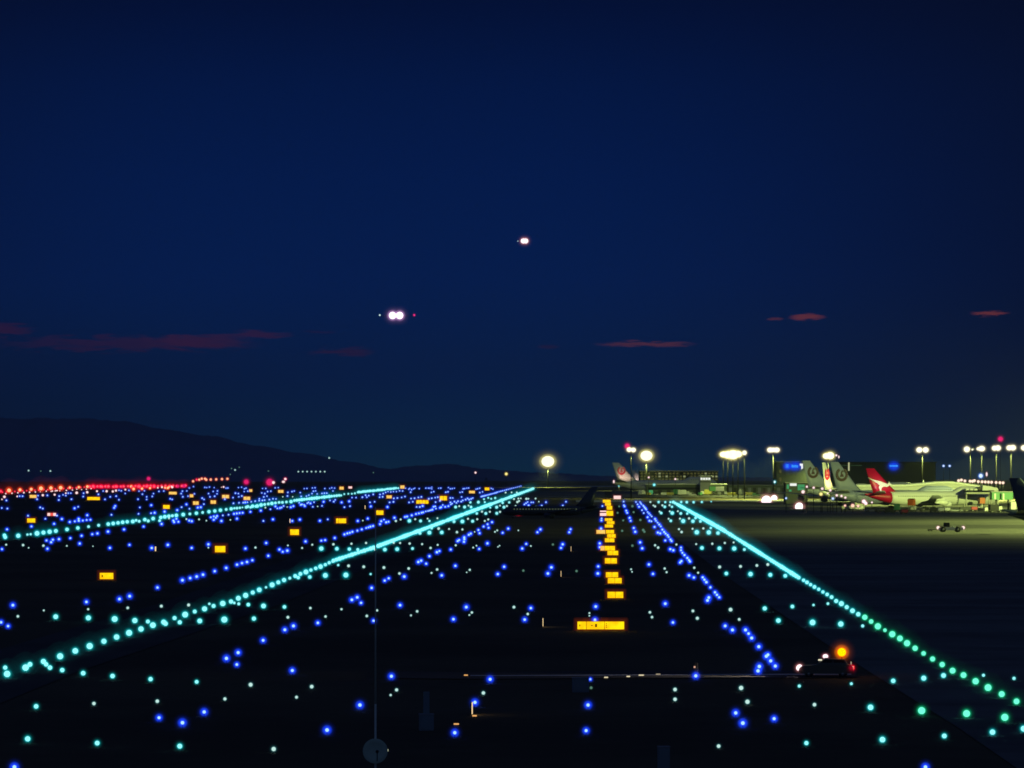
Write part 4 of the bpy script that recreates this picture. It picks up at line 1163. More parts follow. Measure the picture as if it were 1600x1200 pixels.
MB().box((0, 7, h + .15), (w + .6, 14.6, .3), M_GREY, bevel=.05).build('roof', r)
k = ppm(2225)
for (x0, x1, v0, v1, m) in [(-15.5, -12, 757, 764, E_GRN), (-10.5, 0, 755.3, 759.2, E_PWHT), (1.5, 12.5, 757, 766, E_GRN), (-12, -8, 765, 768, E_GRN)]:
    MB().box(((x0 + x1) / 2 / k, -.1, at(1245, (v0 + v1) / 2, 2225).z - r.location.z), ((x1 - x0) / k, .2, (v1 - v0) / k), m).build('window', r)
r, w, h = bld('hangar', 'wide dark hangar behind the red tail carrying the right blue sign', 1308, 1462, 723, 3000, 60, M_HANGAR)
MB().box((0, 30, h / 2), (w, 60, h), M_HANGAR, bevel=.3).build('wall', r)
MB().box((0, 30, h + .3), (w + 1.5, 61, .6), M_HANGAR, bevel=.1).build('roof', r)
k = ppm(3000)
sg = MB(); glowball(sg, ((1396 - 1385) / k, -.9, h - 5 / k), 1.0, .05, E_BSIGN, G_BSIGN, 3, (11 / k, 1.0, 9.5 / k)); sgo = sg.build('blue_sign', r)
t = MB()
for i, x in enumerate((-5.6, -3.2, -1, 1.2, 3.6, 5.4)):
    t.box(((1396 - 1385 + x) / k, -2.0, h - 5 / k), (1.7 / k, .3, (2.2 if i % 2 else 3.0) / k), E_BSIGN)
t.build('letters', sgo)
MB().box(((1327 - 1385) / k, -.15, h - 4.3 / k), (38 / k, .3, 1.0 / k), emis('dim_green_strip', (.10, .22, .10), .22)).build('light_strip', r)
MB().box(((1326 - 1385) / k, -.5, h - 6 / k), (2.2 / k, .3, 13 / k), emis('stair_light', (.7, .75, .4), .7)).build('stair_window', r)

# pale pier concourse with a curved roof, behind the red tailed airliner
DP = 2140.0
kp = ppm(DP)
def proof(u):
    P = [(1335, 757), (1380, 756.6), (1415, 756.4), (1440, 754.4), (1462, 752.2), (1485, 751.6), (1500, 753), (1520, 756.2), (1545, 759.5), (1562, 762.5)]
    for (a, va), (b2, vb) in zip(P[:-1], P[1:]):
        if a <= u <= b2:
            s = (u - a) / (b2 - a); return va + (vb - va) * s
    return P[-1][1]
pb = onground(1448, DP)
root = empty('pier_concourse', pb, 0, 'long pale concourse with a white curved roof behind the red tailed airliner', 'building')
us = [1335 + 3.0 * i for i in range(76)]
X = lambda u: (u - 1448) / kp
Zr = lambda u: at(u, proof(u), DP).z - pb.z
wall = MB(); wi = wall.mi(M_CONC)
# rounded cross-section like a long vault
def vault(u, inset=0.0):
    z = Zr(u) - inset
    P = []
    for a in range(0, 9):
        t = a / 8 * math.pi / 2
        P.append((X(u), 5 - (5.0) * math.cos(t) , z * .42 + z * .56 * math.sin(t)))
    P = [(X(u), 0, 0)] + P
    P += [(X(u), 24, z * .98), (X(u), 26, 0)]
    return P
wall.loft([vault(u, .35) for u in us], M_CONC)
wall.build('wall', root)
rf = MB()
rings = []
for u in us:
    z = Zr(u)
    rings.append([(X(u), 2.9, z - 1.0), (X(u), 3.2, z - .55), (X(u), 5.2, z), (X(u), 24.4, z), (X(u), 24.6, z - .7), (X(u), 5, z - .3)])
rf.loft(rings, M_WHITE)
rf.build('roof', root)
def band(f, hgt, u0, u1, m, name):
    b = MB()
    uu = [u for u in us if u0 <= u <= u1]
    rr = []
    for u in uu:
        z = Zr(u) - .35
        zz = z * f
        if zz <= z * .42: y = 0
        else:
            s = min(1, (zz - z * .42) / (z * .56)); y = 5 - 5 * math.sqrt(max(0, 1 - s * s))
        rr.append([(X(u), y - .12, zz), (X(u), y + .5, zz), (X(u), y + .5, zz + hgt), (X(u), y - .10, zz + hgt)])
    b.loft(rr, m, smooth=False).build(name, root)
band(.76, .55, 1342, 1506, M_GREY, 'window_band')
band(.50, .40, 1342, 1500, M_GREY, 'window_band')
band(.30, .25, 1342, 1500, M_GREY, 'window_band')
for i, u in enumerate((1502, 1506.5, 1512, 1520, 1524, 1527, 1533, 1539, 1544, 1549, 1554, 1561, 1567, 1572)):
    b = MB()
    vv = 751 + 3.4 * (u - 1502) / 70 + (-1.2 if i in (1, 5) else 0)
    z = at(u, vv, DP).z - pb.z
    zb = Zr(min(u, 1560)) - .4
    b.tube((X(u), 14, zb), (X(u), 14, z - .5), .08, None, M_POLE, 6)
    glowball(b, (X(u), 14, z), 3.0 / kp, .72, emis('roof_lamp_core', (1.0, .80, .60), 1.2), glow('roof_lamp_glass', (.9, .40, .25), .06), 2)
    b.build('roof_lamp', root)
for u, v, m in ((1392, 754.5, M_WHITE), (1446, 750.5, M_WHITE)):
    z = Zr(u)
    MB().box((X(u), 12, z + .5), (.6, 1.2, 1.2), m, bevel=.05).build('roof_vent', root)
# gatehouse and boarding bridge at the nose
gb = onground(1532, 2010); kg = ppm(2010)
root = empty('gate_house', gb, 0, 'raised white roofed gate house with a dark window gap right of the pale concourse', 'building')
hz = lambda v: at(1532, v, 2010).z - gb.z
GX = lambda u: (u - 1532) / kg
MB().box((0, 6, (hz(772) + hz(769)) / 2), (GX(1552) - GX(1507), 12, hz(769) - hz(772)), M_CONC, bevel=.1).build('floor_slab', root)
for u in (1510, 1549):
    for y in (1, 11): MB().tube((GX(u), y, 0), (GX(u), y, hz(772)), .3, None, M_CONC, 10).build('column', root)
MB().box((0, 6, (hz(769) + hz(766)) / 2), (GX(1551) - GX(1508), 11, hz(766) - hz(769.4)), M_GLASS).build('window_band', root)
rfm = MB()
for i in range(3):
    u0 = 1508 + 6.5 * i
    rfm.prism([(GX(u0), hz(766)), (GX(u0 + 6.3), hz(766)), (GX(u0 + 5.2), hz(763.6)), (GX(u0 + 1.1), hz(763.6))], -1, 12, M_WHITE)
rfm.prism([(GX(1534.5), hz(766.3)), (GX(1560), hz(766)), (GX(1557), hz(763)), (GX(1548), hz(760)), (GX(1535), hz(758.5))], -1, 12, M_WHITE)
rfm.build('roof', root)
MB().lathe([(2.4 / kg, -1.5), (3.3 / kg, -1.4), (3.3 / kg, -.6), (2.4 / kg, -.5)], M_DARK, 'y', (GX(1530), 0, hz(763.5)), 20).build('round_window', root)
root = empty('boarding_bridge', onground(1566, 1960), math.radians(8), 'green glazed boarding bridge between the gate house and the dark tail', 'boarding bridge')
kb = ppm(1960)
bz = lambda v: at(1566, v, 1960).z - root.location.z
BX = lambda u: (u - 1566) / kb
MB().box((0, 2, (bz(781) + bz(769)) / 2), (BX(1586) - BX(1552), 4, bz(769) - bz(781)), M_GREEN, bevel=.15).build('tunnel', root)
MB().box((0, 2, bz(768.4)), (BX(1588) - BX(1550), 4.6, .4), M_GREY, bevel=.06).build('roof', root)
for u in (1554, 1567.5): MB().box((BX(u), -.1, (bz(780.5) + bz(771)) / 2), (2.6 / kb, .25, bz(771) - bz(780.5)), M_WHITE, bevel=.03).build('frame', root)
MB().box((BX(1563), -.08, (bz(780) + bz(771)) / 2), (2.6 / kb, .2, bz(771) - bz(780)), M_GLASS).build('window', root)
for u in (1558, 1577): MB().box((BX(u), 2, bz(781) / 2), (.8, .8, bz(781)), M_DARK, bevel=.05).build('column', root)
MB().box((BX(1582.5), -.6, (bz(784) + bz(796)) / 2), (9 / kb, 2.0, bz(784) - bz(796)), M_WHITE, bevel=.1).build('service_box', root)

# ------------------------------------------------------------------ lone lamps
def post_lamp(u, v, D, rpx, kind, label, group='distant post lamps', sx=1.0, sy=1.0):
    base = onground(u, D)
    k = ppm(D)
    z = at(u, v, D).z - base.z
    root = empty('post_lamp', base, 0, label, 'post lamp', group)
    if z > .6: MB().tube((0, 0, 0), (0, 0, z), .16, .10, M_DARK, 8).build('post', root)
    core, halo, cr = kind if isinstance(kind, tuple) else LAMPMATS[kind]
    b = MB(); glowball(b, (0, -.2, z), rpx / k, cr, core, halo, 3, (sx, sx, sy)); b.build('lamp', root)
K_BW = (emis('blue_white_core', (.72, .88, 1.0), 1.1), glow('blue_white_glass', (.05, .2, .8), .08), .5)
K_PW = LAMPMATS['pink']
K_Y = (emis('yellow_core', (1.0, .85, .30), 1.1), glow('yellow_glass', (.6, .45, .05), .07), .6)
post_lamp(1474, 728, 2600, 3.0, K_BW, 'left one of the two bluish white lamps above the pale pier')
post_lamp(1483.5, 728, 2600, 3.0, K_BW, 'right one of the two bluish white lamps above the pale pier')
post_lamp(1532, 743.5, 2300, 6.0, K_BW, 'large blue white lamp above the pink roof lamps')
post_lamp(1541.3, 741, 2300, 3.0, K_PW, 'tall narrow white lamp beside the blue white one', sx=.7, sy=1.7)
post_lamp(1306.5, 711.5, 2700, 2.4, K_PW, 'small white lamp right of the glow above the peach tail')
post_lamp(1310.5, 714, 2700, 2.0, K_PW, 'narrow white lamp just right of the small lamp above the grey tails', sx=.7, sy=1.6)
post_lamp(1210, 753, 2500, 3.6, (emis('cool_core', (.8, 1, 1), 1.0), G_CYAN, .5), 'pale lamp low on the mast with the flat white head')
post_lamp(1022, 757.5, 2600, 3.4, 'cyan', 'cyan lamp in front of the green lit far pier')
post_lamp(1472, 0 + 779, 1830, .1, 'cyan', 'x') if False else None
post_lamp(967, 759, 3300, 2.0, 'cyan', 'tiny cyan lamp below the crane tail')
post_lamp(959, 752.5, 2600, 2.4, K_PW, 'small white lamp under the crane tail', sx=.8, sy=1.6)
post_lamp(1013.5, 746, 2600, 2.2, K_PW, 'small pinkish lamp right of the smaller pale tail')
post_lamp(1055, 748.5, 2600, 2.2, K_PW, 'small white lamp over the far pier roof')
post_lamp(743, 738.5, 4200, 2.4, K_PW, 'small pinkish lamp over the middle of the far field')
post_lamp(791, 740.5, 4000, 3.4, K_Y, 'yellow lamp on a post near the end of the left bright row')
post_lamp(232.5, 748, 4000, 4.4, 'magenta', 'magenta red lamp standing above the red strip')
post_lamp(385, 753, 4000, 6.0, 'magenta', 'round magenta red lamp at the right end of the orange lamp row')
post_lamp(421.5, 753.5, 4000, 8.0, (C_MAG, G_MAG, .62), 'largest magenta red lamp next to a white one')
post_lamp(427.5, 754, 3950, 3.4, K_PW, 'white lamp touching the largest magenta lamp')
post_lamp(446, 748.5, 4000, 3.6, (C_PINK, G_MAG, .5), 'pink lamp with magenta rim right of the largest magenta lamp')
post_lamp(443, 752.8, 3960, 2.8, K_PW, 'white lamp just below the pink one with magenta rim', sx=1.3)
post_lamp(1563, 686, 2600, 6.0, 'magenta', 'red obstruction light high above the mast row at right')
for i, (x, y, kk) in enumerate([(302, 752, 'o'), (307.5, 749.5, 'r'), (311.5, 749.5, 'o'), (315.5, 748, 'o'), (320.5, 748, 'o'), (322.5, 749.5, 'o'), (329.5, 749.3, 'o'), (338, 749, 'o'), (347, 748.6, 'o'), (355.5, 748.2, 'o')]):
    post_lamp(x, y, 4300, 3.0, 'red' if kk == 'r' else (emis('amber_white_core', (1, .62, .36), 1.0), G_ORG, .55), 'small orange lamp in the raised row right of the red strip' if kk == 'o' else 'small red lamp within the raised orange row', 'lamps of the raised orange row')
for i in range(7):
    post_lamp(466.3 + 6.85 * i, 736.9, 6000, 2.0, 'white', 'tiny white lamp in the short level row on the hill foot', 'tiny white lamps in the level row')
for u, v, lab in ((367.5, 734.3, 'whitish lamp in the cluster on the hillside'), (362, 732, 'faint upper left lamp of the hillside cluster'), (374, 730, 'faint upper right lamp of the hillside cluster'), (360, 741.3, 'dim lamp below the hillside cluster'),
                  (514.5, 715.5, 'single greenish lamp highest on the hillside'), (45, 735.3, 'brighter lamp at the left foot of the hills'), (79, 736, 'lamp at the left foot of the hills, right of the brighter one'), (64, 736, 'faint lamp between the two at the foot of the hills'),
                  (419.5, 736, 'faint lamp left of the level white row'), (583.5, 738.5, 'faint lone lamp right of the level white row')):
    dimm = 'faint' in lab or 'dim' in lab
    post_lamp(u, v, 11000 if v < 740 else 9000, 1.7 if dimm else 2.2, 'dim' if dimm else 'white', lab, 'lamps on the hillside')
for u, v in ((1178, 0),): pass

# ------------------------------------------------------------------ vehicles
E_HEAD = emis('headlamp', (1.0, .90, .92), 1.6)
E_TAIL = emis('tail_lamp', (1.0, .03, .02), .9)
G_HEAD = glow('headlamp_glass', (.85, .30, .32), .06)
def wheel(root, x, y, r, wdt=.3):
    w = MB()
    w.lathe([(r * .62, -wdt / 2), (r * .93, -wdt / 2), (r, -wdt * .3), (r, wdt * .3), (r * .93, wdt / 2), (r * .62, wdt / 2)], M_TYRE, 'y', (x, y, r), 18)
    wo = w.build('wheel', root)
    h = MB(); h.lathe([(.03, -wdt / 2 - .02), (r * .58, -wdt / 2 + .01), (r * .58, wdt / 2 - .01), (.03, wdt / 2 + .02)], M_STEEL, 'y', (x, y, r), 14); h.build('hub', wo)
def truck(label, u, v, rz, L=6.5, body=None, kind='box', scale=1.0, group='service vehicles on the apron', lamps=0, warm=True, cat='truck'):
    p = ground(u, v)
    root = empty('service_truck' if kind != 'van' else 'service_van', p, rz, label, cat, group)
    body = body or M_WHITE
    Wd = 2.4
    if kind == 'box':
        MB().box((0, 0, .75), (L, Wd * .8, .35), M_DARK, bevel=.04).build('chassis', root)
        MB().box((-.14 * L, 0, 2.25), (L * .68, Wd, 2.6), body, bevel=.06).build('cargo_box', root)
        MB().prism([(.22 * L, .95), (.49 * L, .95), (.5 * L, 1.7), (.44 * L, 2.75), (.22 * L, 2.75)], -Wd * .46, Wd * .46, M_WHITE).build('cab', root)
        MB().box((.455 * L, 0, 2.15), (.25, Wd * .8, .75), M_GLASS).build('windscreen', root)
    elif kind == 'loader':     # catering truck with raised box
        MB().box((0, 0, .8), (L, Wd * .8, .4), M_DARK, bevel=.04).build('chassis', root)
        MB().prism([(.25 * L, 1.0), (.5 * L, 1.0), (.5 * L, 1.9), (.44 * L, 2.6), (.25 * L, 2.6)], -Wd * .46, Wd * .46, M_WHITE).build('cab', root)
        MB().box((.46 * L, 0, 2.1), (.2, Wd * .78, .6), M_GLASS).build('windscreen', root)
        sc = MB()
        for s in (-1, 1):
            sc.tube((-.4 * L, s, 1.0), (.15 * L, s, 2.9), .10, None, M_STEEL, 8)
            sc.tube((.15 * L, s, 1.0), (-.4 * L, s, 2.9), .10, None, M_STEEL, 8)
        sc.build('scissor_lift', root)
        MB().box((-.12 * L, 0, 4.2), (L * .72, Wd, 2.6), body, bevel=.06).build('cargo_box', root)
        MB().box((-.12 * L, 0, 5.7), (L * .66, Wd * .8, .36), M_DARK, bevel=.05).build('roof_rail', root)
    elif kind == 'van':
        MB().prism([(-.5 * L, .4), (.5 * L, .4), (.5 * L, 1.0), (.36 * L, 1.15), (.24 * L, 1.95), (-.48 * L, 2.0), (-.5 * L, 1.6)], -.95, .95, body).build('body', root)
        MB().prism([(.345 * L, 1.22), (.26 * L, 1.82), (-.1 * L, 1.85), (-.1 * L, 1.22)], -.97, .97, M_GLASS).build('windows', root)
    elif kind == 'belt':
        MB().box((0, 0, .7), (L, 1.9, .6), body, bevel=.08).build('body', root)
        MB().prism([(-.55 * L, 1.05), (-.55 * L, 1.3), (.62 * L, 2.6), (.62 * L, 2.3)], -.45, .45, M_DARK).build('conveyor', root)
        MB().box((-.2 * L, .6, 1.35), (.7, .6, .7), M_GREY, bevel=.05).build('seat', root)
    elif kind == 'carts':
        MB().box((0, 0, .55), (L, 1.5, .2), M_DARK, bevel=.03).build('deck', root)
        MB().box((0, 0, 1.35), (L * .94, 1.4, 1.4), body, bevel=.08).build('container', root)
    for sx in (-.32, .33):
        for s in (-1, 1): wheel(root, sx * L, s * Wd * .42, .45 if kind != 'van' else .34)
    if lamps:
        k = ppm(p.y)
        for s in (-1, 1):
            b = MB()
            glowball(b, (.5 * L + .1, s * .8, .9), lamps / k if s < 0 else .2, .6, E_HEAD, G_HEAD, 3)
            b.build('headlamp', root)
    return root
truck('orange catering truck with dark topped raised box beside the red tailed airliner', 1425, 800, math.radians(70), body=M_ORANGE, kind='loader')
truck('orange cargo loader in front of the gate house', 1533, 797, math.radians(95), body=M_ORANGE, kind='loader', L=7.2)
truck('grey green box truck behind the tail of the red tailed airliner', 1402, 800, math.radians(80), body=M_GREEN, kind='box', L=7)
truck('dark box truck with a small amber lamp left of the dark tail', 1555, 801, math.radians(20), body=M_DARK, kind='box', L=6)
truck('low red baggage cart left of the right orange loader', 1522, 799, 0.2, body=M_RED, kind='carts', L=3)
truck('red baggage cart under the tail of the red tailed airliner', 1413, 803.5, .3, body=M_RED, kind='carts', L=3.2)
truck('white van at the right end of the lit vehicle row by the red tail', 1342, 797, math.radians(188), body=M_WHITE, kind='van', L=4.8, cat='van')
truck('dark belt loader beside the lit vehicle row by the red tail', 1362, 800, math.radians(10), body=M_GREY, kind='belt', L=6)
truck('pale baggage cart left of the white van by the red tail', 1331, 797.5, .1, body=M_CONC, kind='carts', L=3)
truck('leftmost pale baggage cart of the lit row by the red tail', 1319, 797.5, .1, body=M_CONC, kind='carts', L=3)
for (u, v, r, c, lab) in ((1349.5, 783.5, 5.2, (emis('work_light', (1, .82, .84), 1.2), G_PINK, .55), 'pinkish white work light over the vehicle row by the red tail'),
                          (1352.5, 786.5, 4.0, (emis('work_light', (1, .82, .84), 1.2), G_PINK, .6), 'second pinkish work light over the vehicle row'),
                          (1332, 790, 4.2, (emis('peach_light', (1, .66, .46), 1.1), G_PINK, .6), 'peach work light left of the pinkish ones'),
                          (1320, 790, 2.8, (emis('peach_light', (1, .66, .46), 1.1), G_PINK, .6), 'small peach lamp at the left of the vehicle row'),
                          (1340.5, 790.5, 3.4, (emis('peach_light', (1, .66, .46), 1.1), G_PINK, .6), 'peach lamp in the middle of the vehicle row'),
                          (1362, 785, 2.2, K_PW, 'tiny white lamp right of the vehicle row'),
                          (1320.5, 777.5, 2.6, K_PW, 'small pale lamp left of the red tail under the grey tails'),
                          (1282.5, 772, 4.0, K_Y, 'yellowish lamp on the lit post under the grey tails'),
                          (1254.5, 768.5, 4.0, K_PW, 'white lamp below the green lit annex'),
                          (1260.5, 760.5, 2.6, K_PW, 'first small lamp in the line under the grey tails'),
                          (1271, 762, 2.8, K_PW, 'second small lamp in the line under the grey tails'),
                          (1284.5, 763.5, 3.0, K_PW, 'third small lamp in the line under the grey tails'),
                          (1297, 766, 3.0, K_PW, 'fourth small lamp in the line under the grey tails'),
                          (1307, 774, 2.8, K_PW, 'pale lamp in the cluster left of the red tail'), (1314.5, 775, 2.8, K_PW, 'pale lamp at the right of the cluster left of the red tail'),
                          (1293, 771, 2.0, K_PW, 'faint lamp above the blue cart left of the red tail'),
                          (1301, 779, 3.2, K_BW, 'blue white lamp low in front of the grey tails'), (1228, 778.5, 2.6, K_BW, 'small blue white lamp on the lit road')):
    g2 = ground(u, 801 if u < 1335 else max(v + 3, 798))
    post_lamp(u, v, g2.y, r, c, lab, 'work lamps on the apron')
truck('vehicle with a dazzling pink rimmed headlamp on the lit road left of the grey tails', 1199, 785, math.radians(-86), body=M_GREY, kind='van', L=4.8, lamps=13, cat='van')
truck('vehicle behind with a smaller pink headlamp above the dazzling one', 1211, 781, math.radians(-86), body=M_GREY, kind='van', L=4.8, lamps=8, cat='van')
truck('vehicle with a pink rimmed headlamp alone on the dark apron', 1250.5, 795, math.radians(-86), body=M_GREY, kind='van', L=4.8, lamps=11, cat='van')
random.seed(11)
desc = ['white', 'pale green', 'grey', 'yellow', 'dark']
bodies = [M_WHITE, M_GREEN, M_GREY, pbr('yellow_paint', (.55, .48, .10), .5), M_DARK]
far_tr = [(1003, 775, 'box', 0), (1014, 775, 'carts', 3), (1024, 774.5, 'belt', 0), (1038, 775, 'carts', 0), (1047, 775, 'carts', 3), (1058, 774, 'box', 1), (1068, 775, 'box', 0), (1082, 775, 'van', 0), (1094, 775, 'carts', 1), (1104, 774.5, 'box', 3), (1117, 775, 'loader', 1), (1127, 775, 'loader', 0), (1139, 775, 'carts', 3), (1148, 775, 'van', 3), (1159, 775, 'box', 2), (1171, 775, 'carts', 3), (1182, 775.5, 'van', 1)]
KN = {'box': 'box truck', 'carts': 'baggage cart', 'belt': 'belt loader', 'van': 'van', 'loader': 'high lift truck'}
PL = ['right of the red topped mast', 'under the far pier', 'below the small cabin', 'below the flood light cluster']
ORD = {}
for u, v, kd, bi in far_tr:
    pl = PL[0] if u < 1030 else PL[1] if u < 1090 else PL[2] if u < 1128 else PL[3]
    key = (desc[bi], kd, pl); ORD[key] = ORD.get(key, 0) + 1
    tagn = ['', 'another ', 'third '][ORD[key] - 1]
    o = truck('%s%s %s parked on the far apron %s' % (tagn, desc[bi], KN[kd], pl), u, v, random.choice([0, .1, math.pi, 1.2]), body=bodies[bi], kind=kd, L=4.5 if kd in ('carts', 'van') else 7, group='vehicles on the far apron', cat='truck' if kd not in ('van',) else 'van')
for (u, v, kd, b_, L0, lab) in ((1448, 800, 'belt', M_DARK, 6, 'dark belt loader added for wing shade under the engines of the red tailed airliner'),  # dark loader and cart added to stand for the wing's shadow
        (1459, 801, 'carts', M_DARK, 3.2, 'dark cart added for wing shade left of the pale carts under the engines'), (1470, 801, 'carts', M_WHITE, 2.8, 'pale cart under the wing of the red tailed airliner'),
        (1480, 800.5, 'carts', M_WHITE, 2.6, 'second pale cart under the wing, nearer the nose'), (1492, 800, 'belt', M_GREY, 6.5, 'grey belt loader right of the pale carts under the wing'),
        (1505, 799.5, 'carts', M_DARK, 3.4, 'dark cart between the grey belt loader and the right orange loader'), (1514, 799, 'carts', M_DARK, 3.2, 'dark cart just left of the low red cart'),
        (1546, 800, 'van', M_WHITE, 4.6, 'white van right of the right orange loader'), (1378, 801, 'belt', M_DARK, 6, 'dark belt loader below the tail of the red tailed airliner'),
        (1390, 802, 'van', M_DARK, 4.6, 'dark van left of the grey green box truck')):
    truck(lab, u, v, .15, L=L0, body=b_, kind=kd, cat='van' if kd == 'van' else 'cart' if kd == 'carts' else 'truck')
# push-back tug
p = ground(1485, 831.5)
root = empty('aircraft_tug', p, 0, 'low pale aircraft tug with a dark cab crossing the dim apron', 'tug')
MB().prism([(-3.6, .55), (3.6, .55), (3.75, 1.0), (3.6, 1.5), (1.0, 1.55), (-1.2, 1.55), (-3.6, 1.4), (-3.75, 1.0)], -1.5, 1.5, M_WHITE).build('body', root)
MB().box((-1.1, 0, 2.2), (1.9, 2.2, 1.3), M_DARK, bevel=.12, taper=.86).build('cab', root)
MB().box((-1.1, -1.06, 2.3), (1.4, .12, .7), M_GLASS).build('cab_window', root)
MB().box((.9, .3, 1.75), (1.0, 1.2, .4), M_GREY, bevel=.06).build('engine_cover', root)
for x in (-2.3, 2.1):
    for s in (-1, 1): wheel(root, x, s * 1.35, .85, .5)
for x, r in ((-3.75, .75), (3.75, .75)):
    b = MB(); glowball(b, (x, -.9, 1.35), r, .62, emis('tug_lamp', (1, .84, .74), 1.2), G_PINK, 3); b.build('headlamp', root)
p = ground(1458, 830)
root = empty('tow_bar', p, 0, 'dark tow bar lying on the apron left of the aircraft tug', 'tow bar')
MB().tube((-1.6, 0, .5), (1.6, 0, .5), .12, None, M_DARK).build('bar', root)
for x in (-1.3, -.5): wheel(root, x, 0, .35)

# car with amber beacon
p = ground(1291, 1058.5)
root = empty('patrol_car', p, math.pi + math.radians(-6), 'dark patrol car with a glowing amber beacon and lit headlamps on the service road', 'car')
M_CAR = pbr('dark_car_paint', (0.11, 0.12, 0.08), 0.3)
Wc = .86
car = MB()
side = [(-2.18, .42), (-2.2, .85), (-2.05, 1.0), (-1.75, 1.05), (-1.45, 1.50), (.15, 1.52), (.75, 1.05), (1.95, .92), (2.18, .78), (2.2, .42), (1.75, .32), (-1.7, .32)]
rings = []
for y, kx, kz in ((-Wc, .97, .0), (-Wc * .93, 1.0, .0), (Wc * .93, 1.0, 0), (Wc, .97, 0)):
    rings.append([(a * kx, y * (1 - .16 * max(0, (b2 - .98) / .55)), b2) for a, b2 in side])
car.loft(rings, M_CAR, smooth=False).build('body', root)
MB().prism([(-1.62, 1.08), (-1.38, 1.43), (-.62, 1.45), (-.62, 1.06)], -.80, .80, M_GLASS).build('side_window', root)
MB().prism([(-.52, 1.06), (-.52, 1.45), (.10, 1.45), (.58, 1.06)], -.80, .80, M_GLASS).build('side_window', root)
for x in (-1.35, 1.38):
    for s in (-1, 1): wheel(root, x, s * .74, .33, .22)
for s in (-1, 1):
    b = MB(); glowball(b, (2.16, s * .62, .78), .36, .62, E_HEAD, G_HEAD, 3); b.build('headlamp', root)
    MB().box((-2.2, s * .62, .80), (.08, .26, .26), E_TAIL, bevel=.02).build('tail_lamp', root)
b = MB(); glowball(b, (-2.05, .66, .80), .34, .2, E_TAIL, G_RED, 3); b.build('tail_lamp', root)
MB().box((-2.17, .70, .82), (.1, .1, .22), emis('rear_white', (1, .75, .6), 1.0), bevel=.01).build('reversing_lamp', root)
MB().box((-2.02, .74, 1.20), (.05, .08, .22), emis('mirror_glint', (.8, .7, .45), .8)).build('rear_glint', root)  # glint drawn as a small glowing block
MB().box((-.02, 0, 1.56), (.30, 1.2, .07), M_DARK, bevel=.015).build('light_bar', root)
b = MB(); glowball(b, (.06, -.0, 1.70), .36, .60, emis('roof_lamp', (1, .86, .9), 1.3), G_PINK, 3, (1, 1, .8)); b.build('roof_lamp', root)
MB().box((.48, .3, 1.42), (.30, .5, .10), emis('windscreen_glint', (.9, .85, .6), 1.0), bevel=.03).build('windscreen_lamp', root)  # windscreen highlight drawn as a glowing block, no lamp here
for s in (1,):
    MB().box((1.35, .55, 1.005), (.9, .10, .012), emis('bonnet_reflection', (.20, .19, .13), .35)).build('bonnet_highlight', root)  # reflection on the bonnet drawn as a glowing strip
E_AMB = emis('amber_core', (1.0, .55, .0), 1.5)
G_AMB = glow('amber_glass', (1.0, .17, .0), .10)
bc = MB()
bc.tube((-1.25, 0, 1.5), (-1.25, 0, 1.98), .04, None, M_DARK, 8)
glowball(bc, (-1.25, 0, 2.04), .70, .48, E_AMB, G_AMB, 3)
bc.build('amber_beacon', root)
def lamp_obj(kind, name, parent, loc, tgt, energy, col, size=60, blend=.6, soft=.1):
    ld = bpy.data.lights.new(name, kind); ld.energy = energy; ld.color = col
    ld.shadow_soft_size = soft
    if kind == 'SPOT': ld.spot_size = math.radians(size); ld.spot_blend = blend
    o = bpy.data.objects.new(name, ld); o.parent = parent; o.location = loc
    if tgt is not None: o.rotation_euler = (Vector(tgt) - Vector(loc)).to_track_quat('-Z', 'Y').to_euler()
    COL.objects.link(o); return o
lamp_obj('SPOT', 'headlamp_beam', root, (2.6, 0, .8), (22, 0.6, -.1), 6000, (1, .86, .70), 34, .8)
lamp_obj('POINT', 'beacon_light', root, (-1.25, 0, 2.95), None, 25, (1, .5, .08), soft=.2)

# small lit marker figure above the blue lamp on the service road
p = ground(1087.5, 1056)
root = empty('marker_post', p, 0, 'stubby grey marker post with a small peach lamp above a blue lamp', 'marker')
MB().box((0, 0, .55), (.32, .26, 1.1), M_DARK, bevel=.04).build('post', root)
MB().box((-.12, -.15, .72), (.14, .06, .14), emis('peach_marker', (.9, .5, .35), .8)).build('lamp', root)

# ------------------------------------------------------------------ near antenna mast with a round dish, cabinets
DA = 120.0
ka = ppm(DA)
base = onground(587, DA)
root = empty('antenna_mast', base, 0, 'slim grey antenna mast with a round dish at the lower edge of the picture', 'antenna mast')
M_DISH = pbr('grey_green_dish', (0.62, 0.82, 0.62), 0.6)
M_APOLE = pbr('pale_pole_paint', (0.72, 0.80, 0.66), 0.5)
zt = at(587, 792, DA).z
zd = at(587, 1173, DA).z
mp_ = MB(); mp_.tube((0, 0, 0), (0, 0, at(587, 1100, DA).z),   .036, .028, M_APOLE, 10); mp_.tube((0, 0, at(587, 1100, DA).z), (0, 0, zt), .028, .012, M_APOLE, 10)
mp_.build('pole', root)
ds = MB()
ds.lathe([(.02, -.06), (.10, -.065), (.22, -.085), (.33, -.125), (.335, -.12), (.22, -.07), (.02, -.045)], M_DISH, 'y', (0, -.05, zd), 32)
ds.build('dish', root)
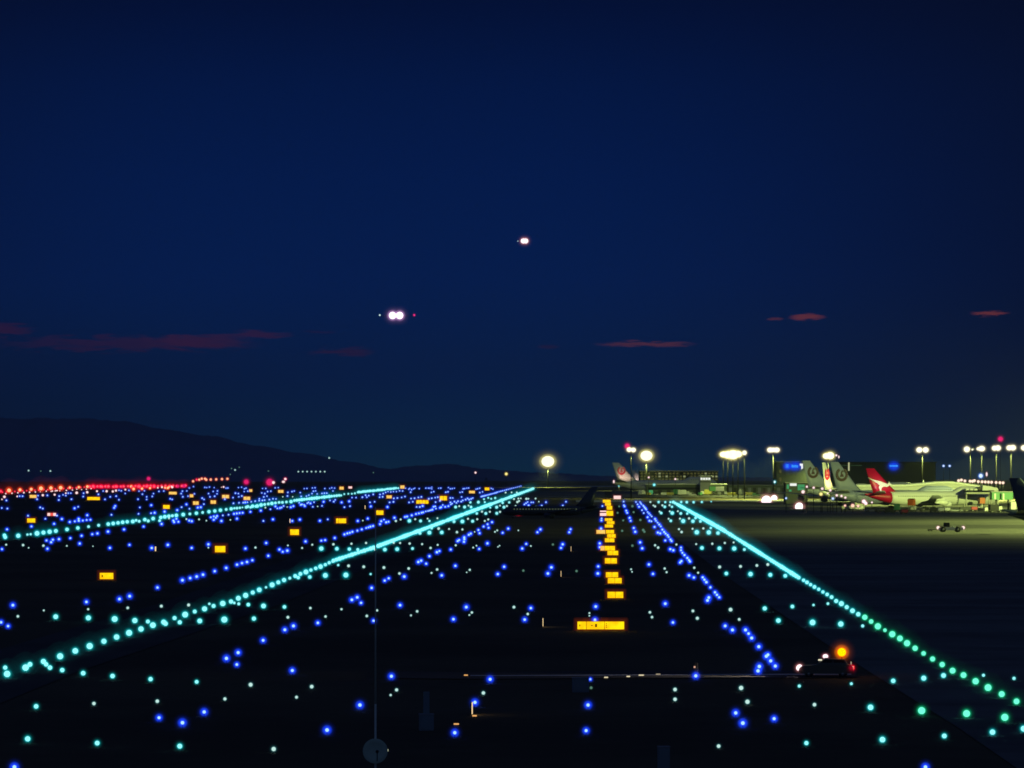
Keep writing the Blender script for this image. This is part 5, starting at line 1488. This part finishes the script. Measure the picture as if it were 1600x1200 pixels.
fa = MB(); fa.tube((.05, -.1, zd - .30), (.06, -.42, zd - .02), .014, None, M_DARK, 8); fa.lathe([(.03, -.46), (.045, -.40), (.03, -.36)], M_DARK, 'y', (.06, 0, zd), 12)
fa.build('feed_arm', root)
MB().box((.335, -.14, zd + .02), (.03, .03, .06), emis('dish_lamp', (.55, .6, .4), .7), bevel=.005).build('small_lamp', root)
def cabinet(u0, u1, v0, v1, label, top=None):
    p = ground((u0 + u1) / 2, v1)
    k = ppm(p.y)
    w, h = (u1 - u0) / k, (v1 - v0) / k
    root = empty('equipment_cabinet', p, .12, label, 'cabinet', 'equipment cabinets')
    m = pbr('cabinet_paint', (.22, .30, .32), .5)
    MB().box((0, w * .35, h / 2), (w, w * .7, h), m, bevel=.02).build('body', root)
    MB().box((0, w * .35, h + .03), (w * 1.06, w * .76, .06), M_GREY, bevel=.01).build('lid', root)
    MB().box((0, -.012, h * .5), (w * .8, .024, h * .85), m, bevel=.008).build('door', root)
    if top:
        MB().box((0, w * .35, h + .06 + (top / k) / 2), (w * .42, w * .3, top / k), m, bevel=.02).build('upper_unit', root)
cabinet(656, 678, 1117, 1142, 'dim grey cabinet with a smaller unit on top right of the round dish', 34)
cabinet(896, 920, 1060, 1082, 'dim grey cabinet on the near side of the service road')
cabinet(1029, 1047, 1168, 1212, 'tall dim bluish cabinet at the bottom edge right of centre')

# ------------------------------------------------------------------ evening air
if 1:
    mb = MB()
    mb.box((0, 12500, 354.5), (36000, 27400, 711), None)
    hz_o = mb.build('haze')
    tag(hz_o, kind='stuff')
    m = bpy.data.materials.new('haze_air'); m.use_nodes = True
    m.node_tree.nodes.clear()
    nt = NT(m.node_tree)
    v = nt.n('ShaderNodeVolumePrincipled')
    v.inputs['Color'].default_value = (.8, .88, .95, 1)
    v.inputs['Density'].default_value = 2.5e-5
    v.inputs['Anisotropy'].default_value = 0.0
    o = nt.n('ShaderNodeOutputMaterial')
    m.node_tree.links.new(v.outputs[0], o.inputs['Volume'])
    hz_o.data.materials.clear(); hz_o.data.materials.append(m)
    S.cycles.volume_step_rate = 1.0
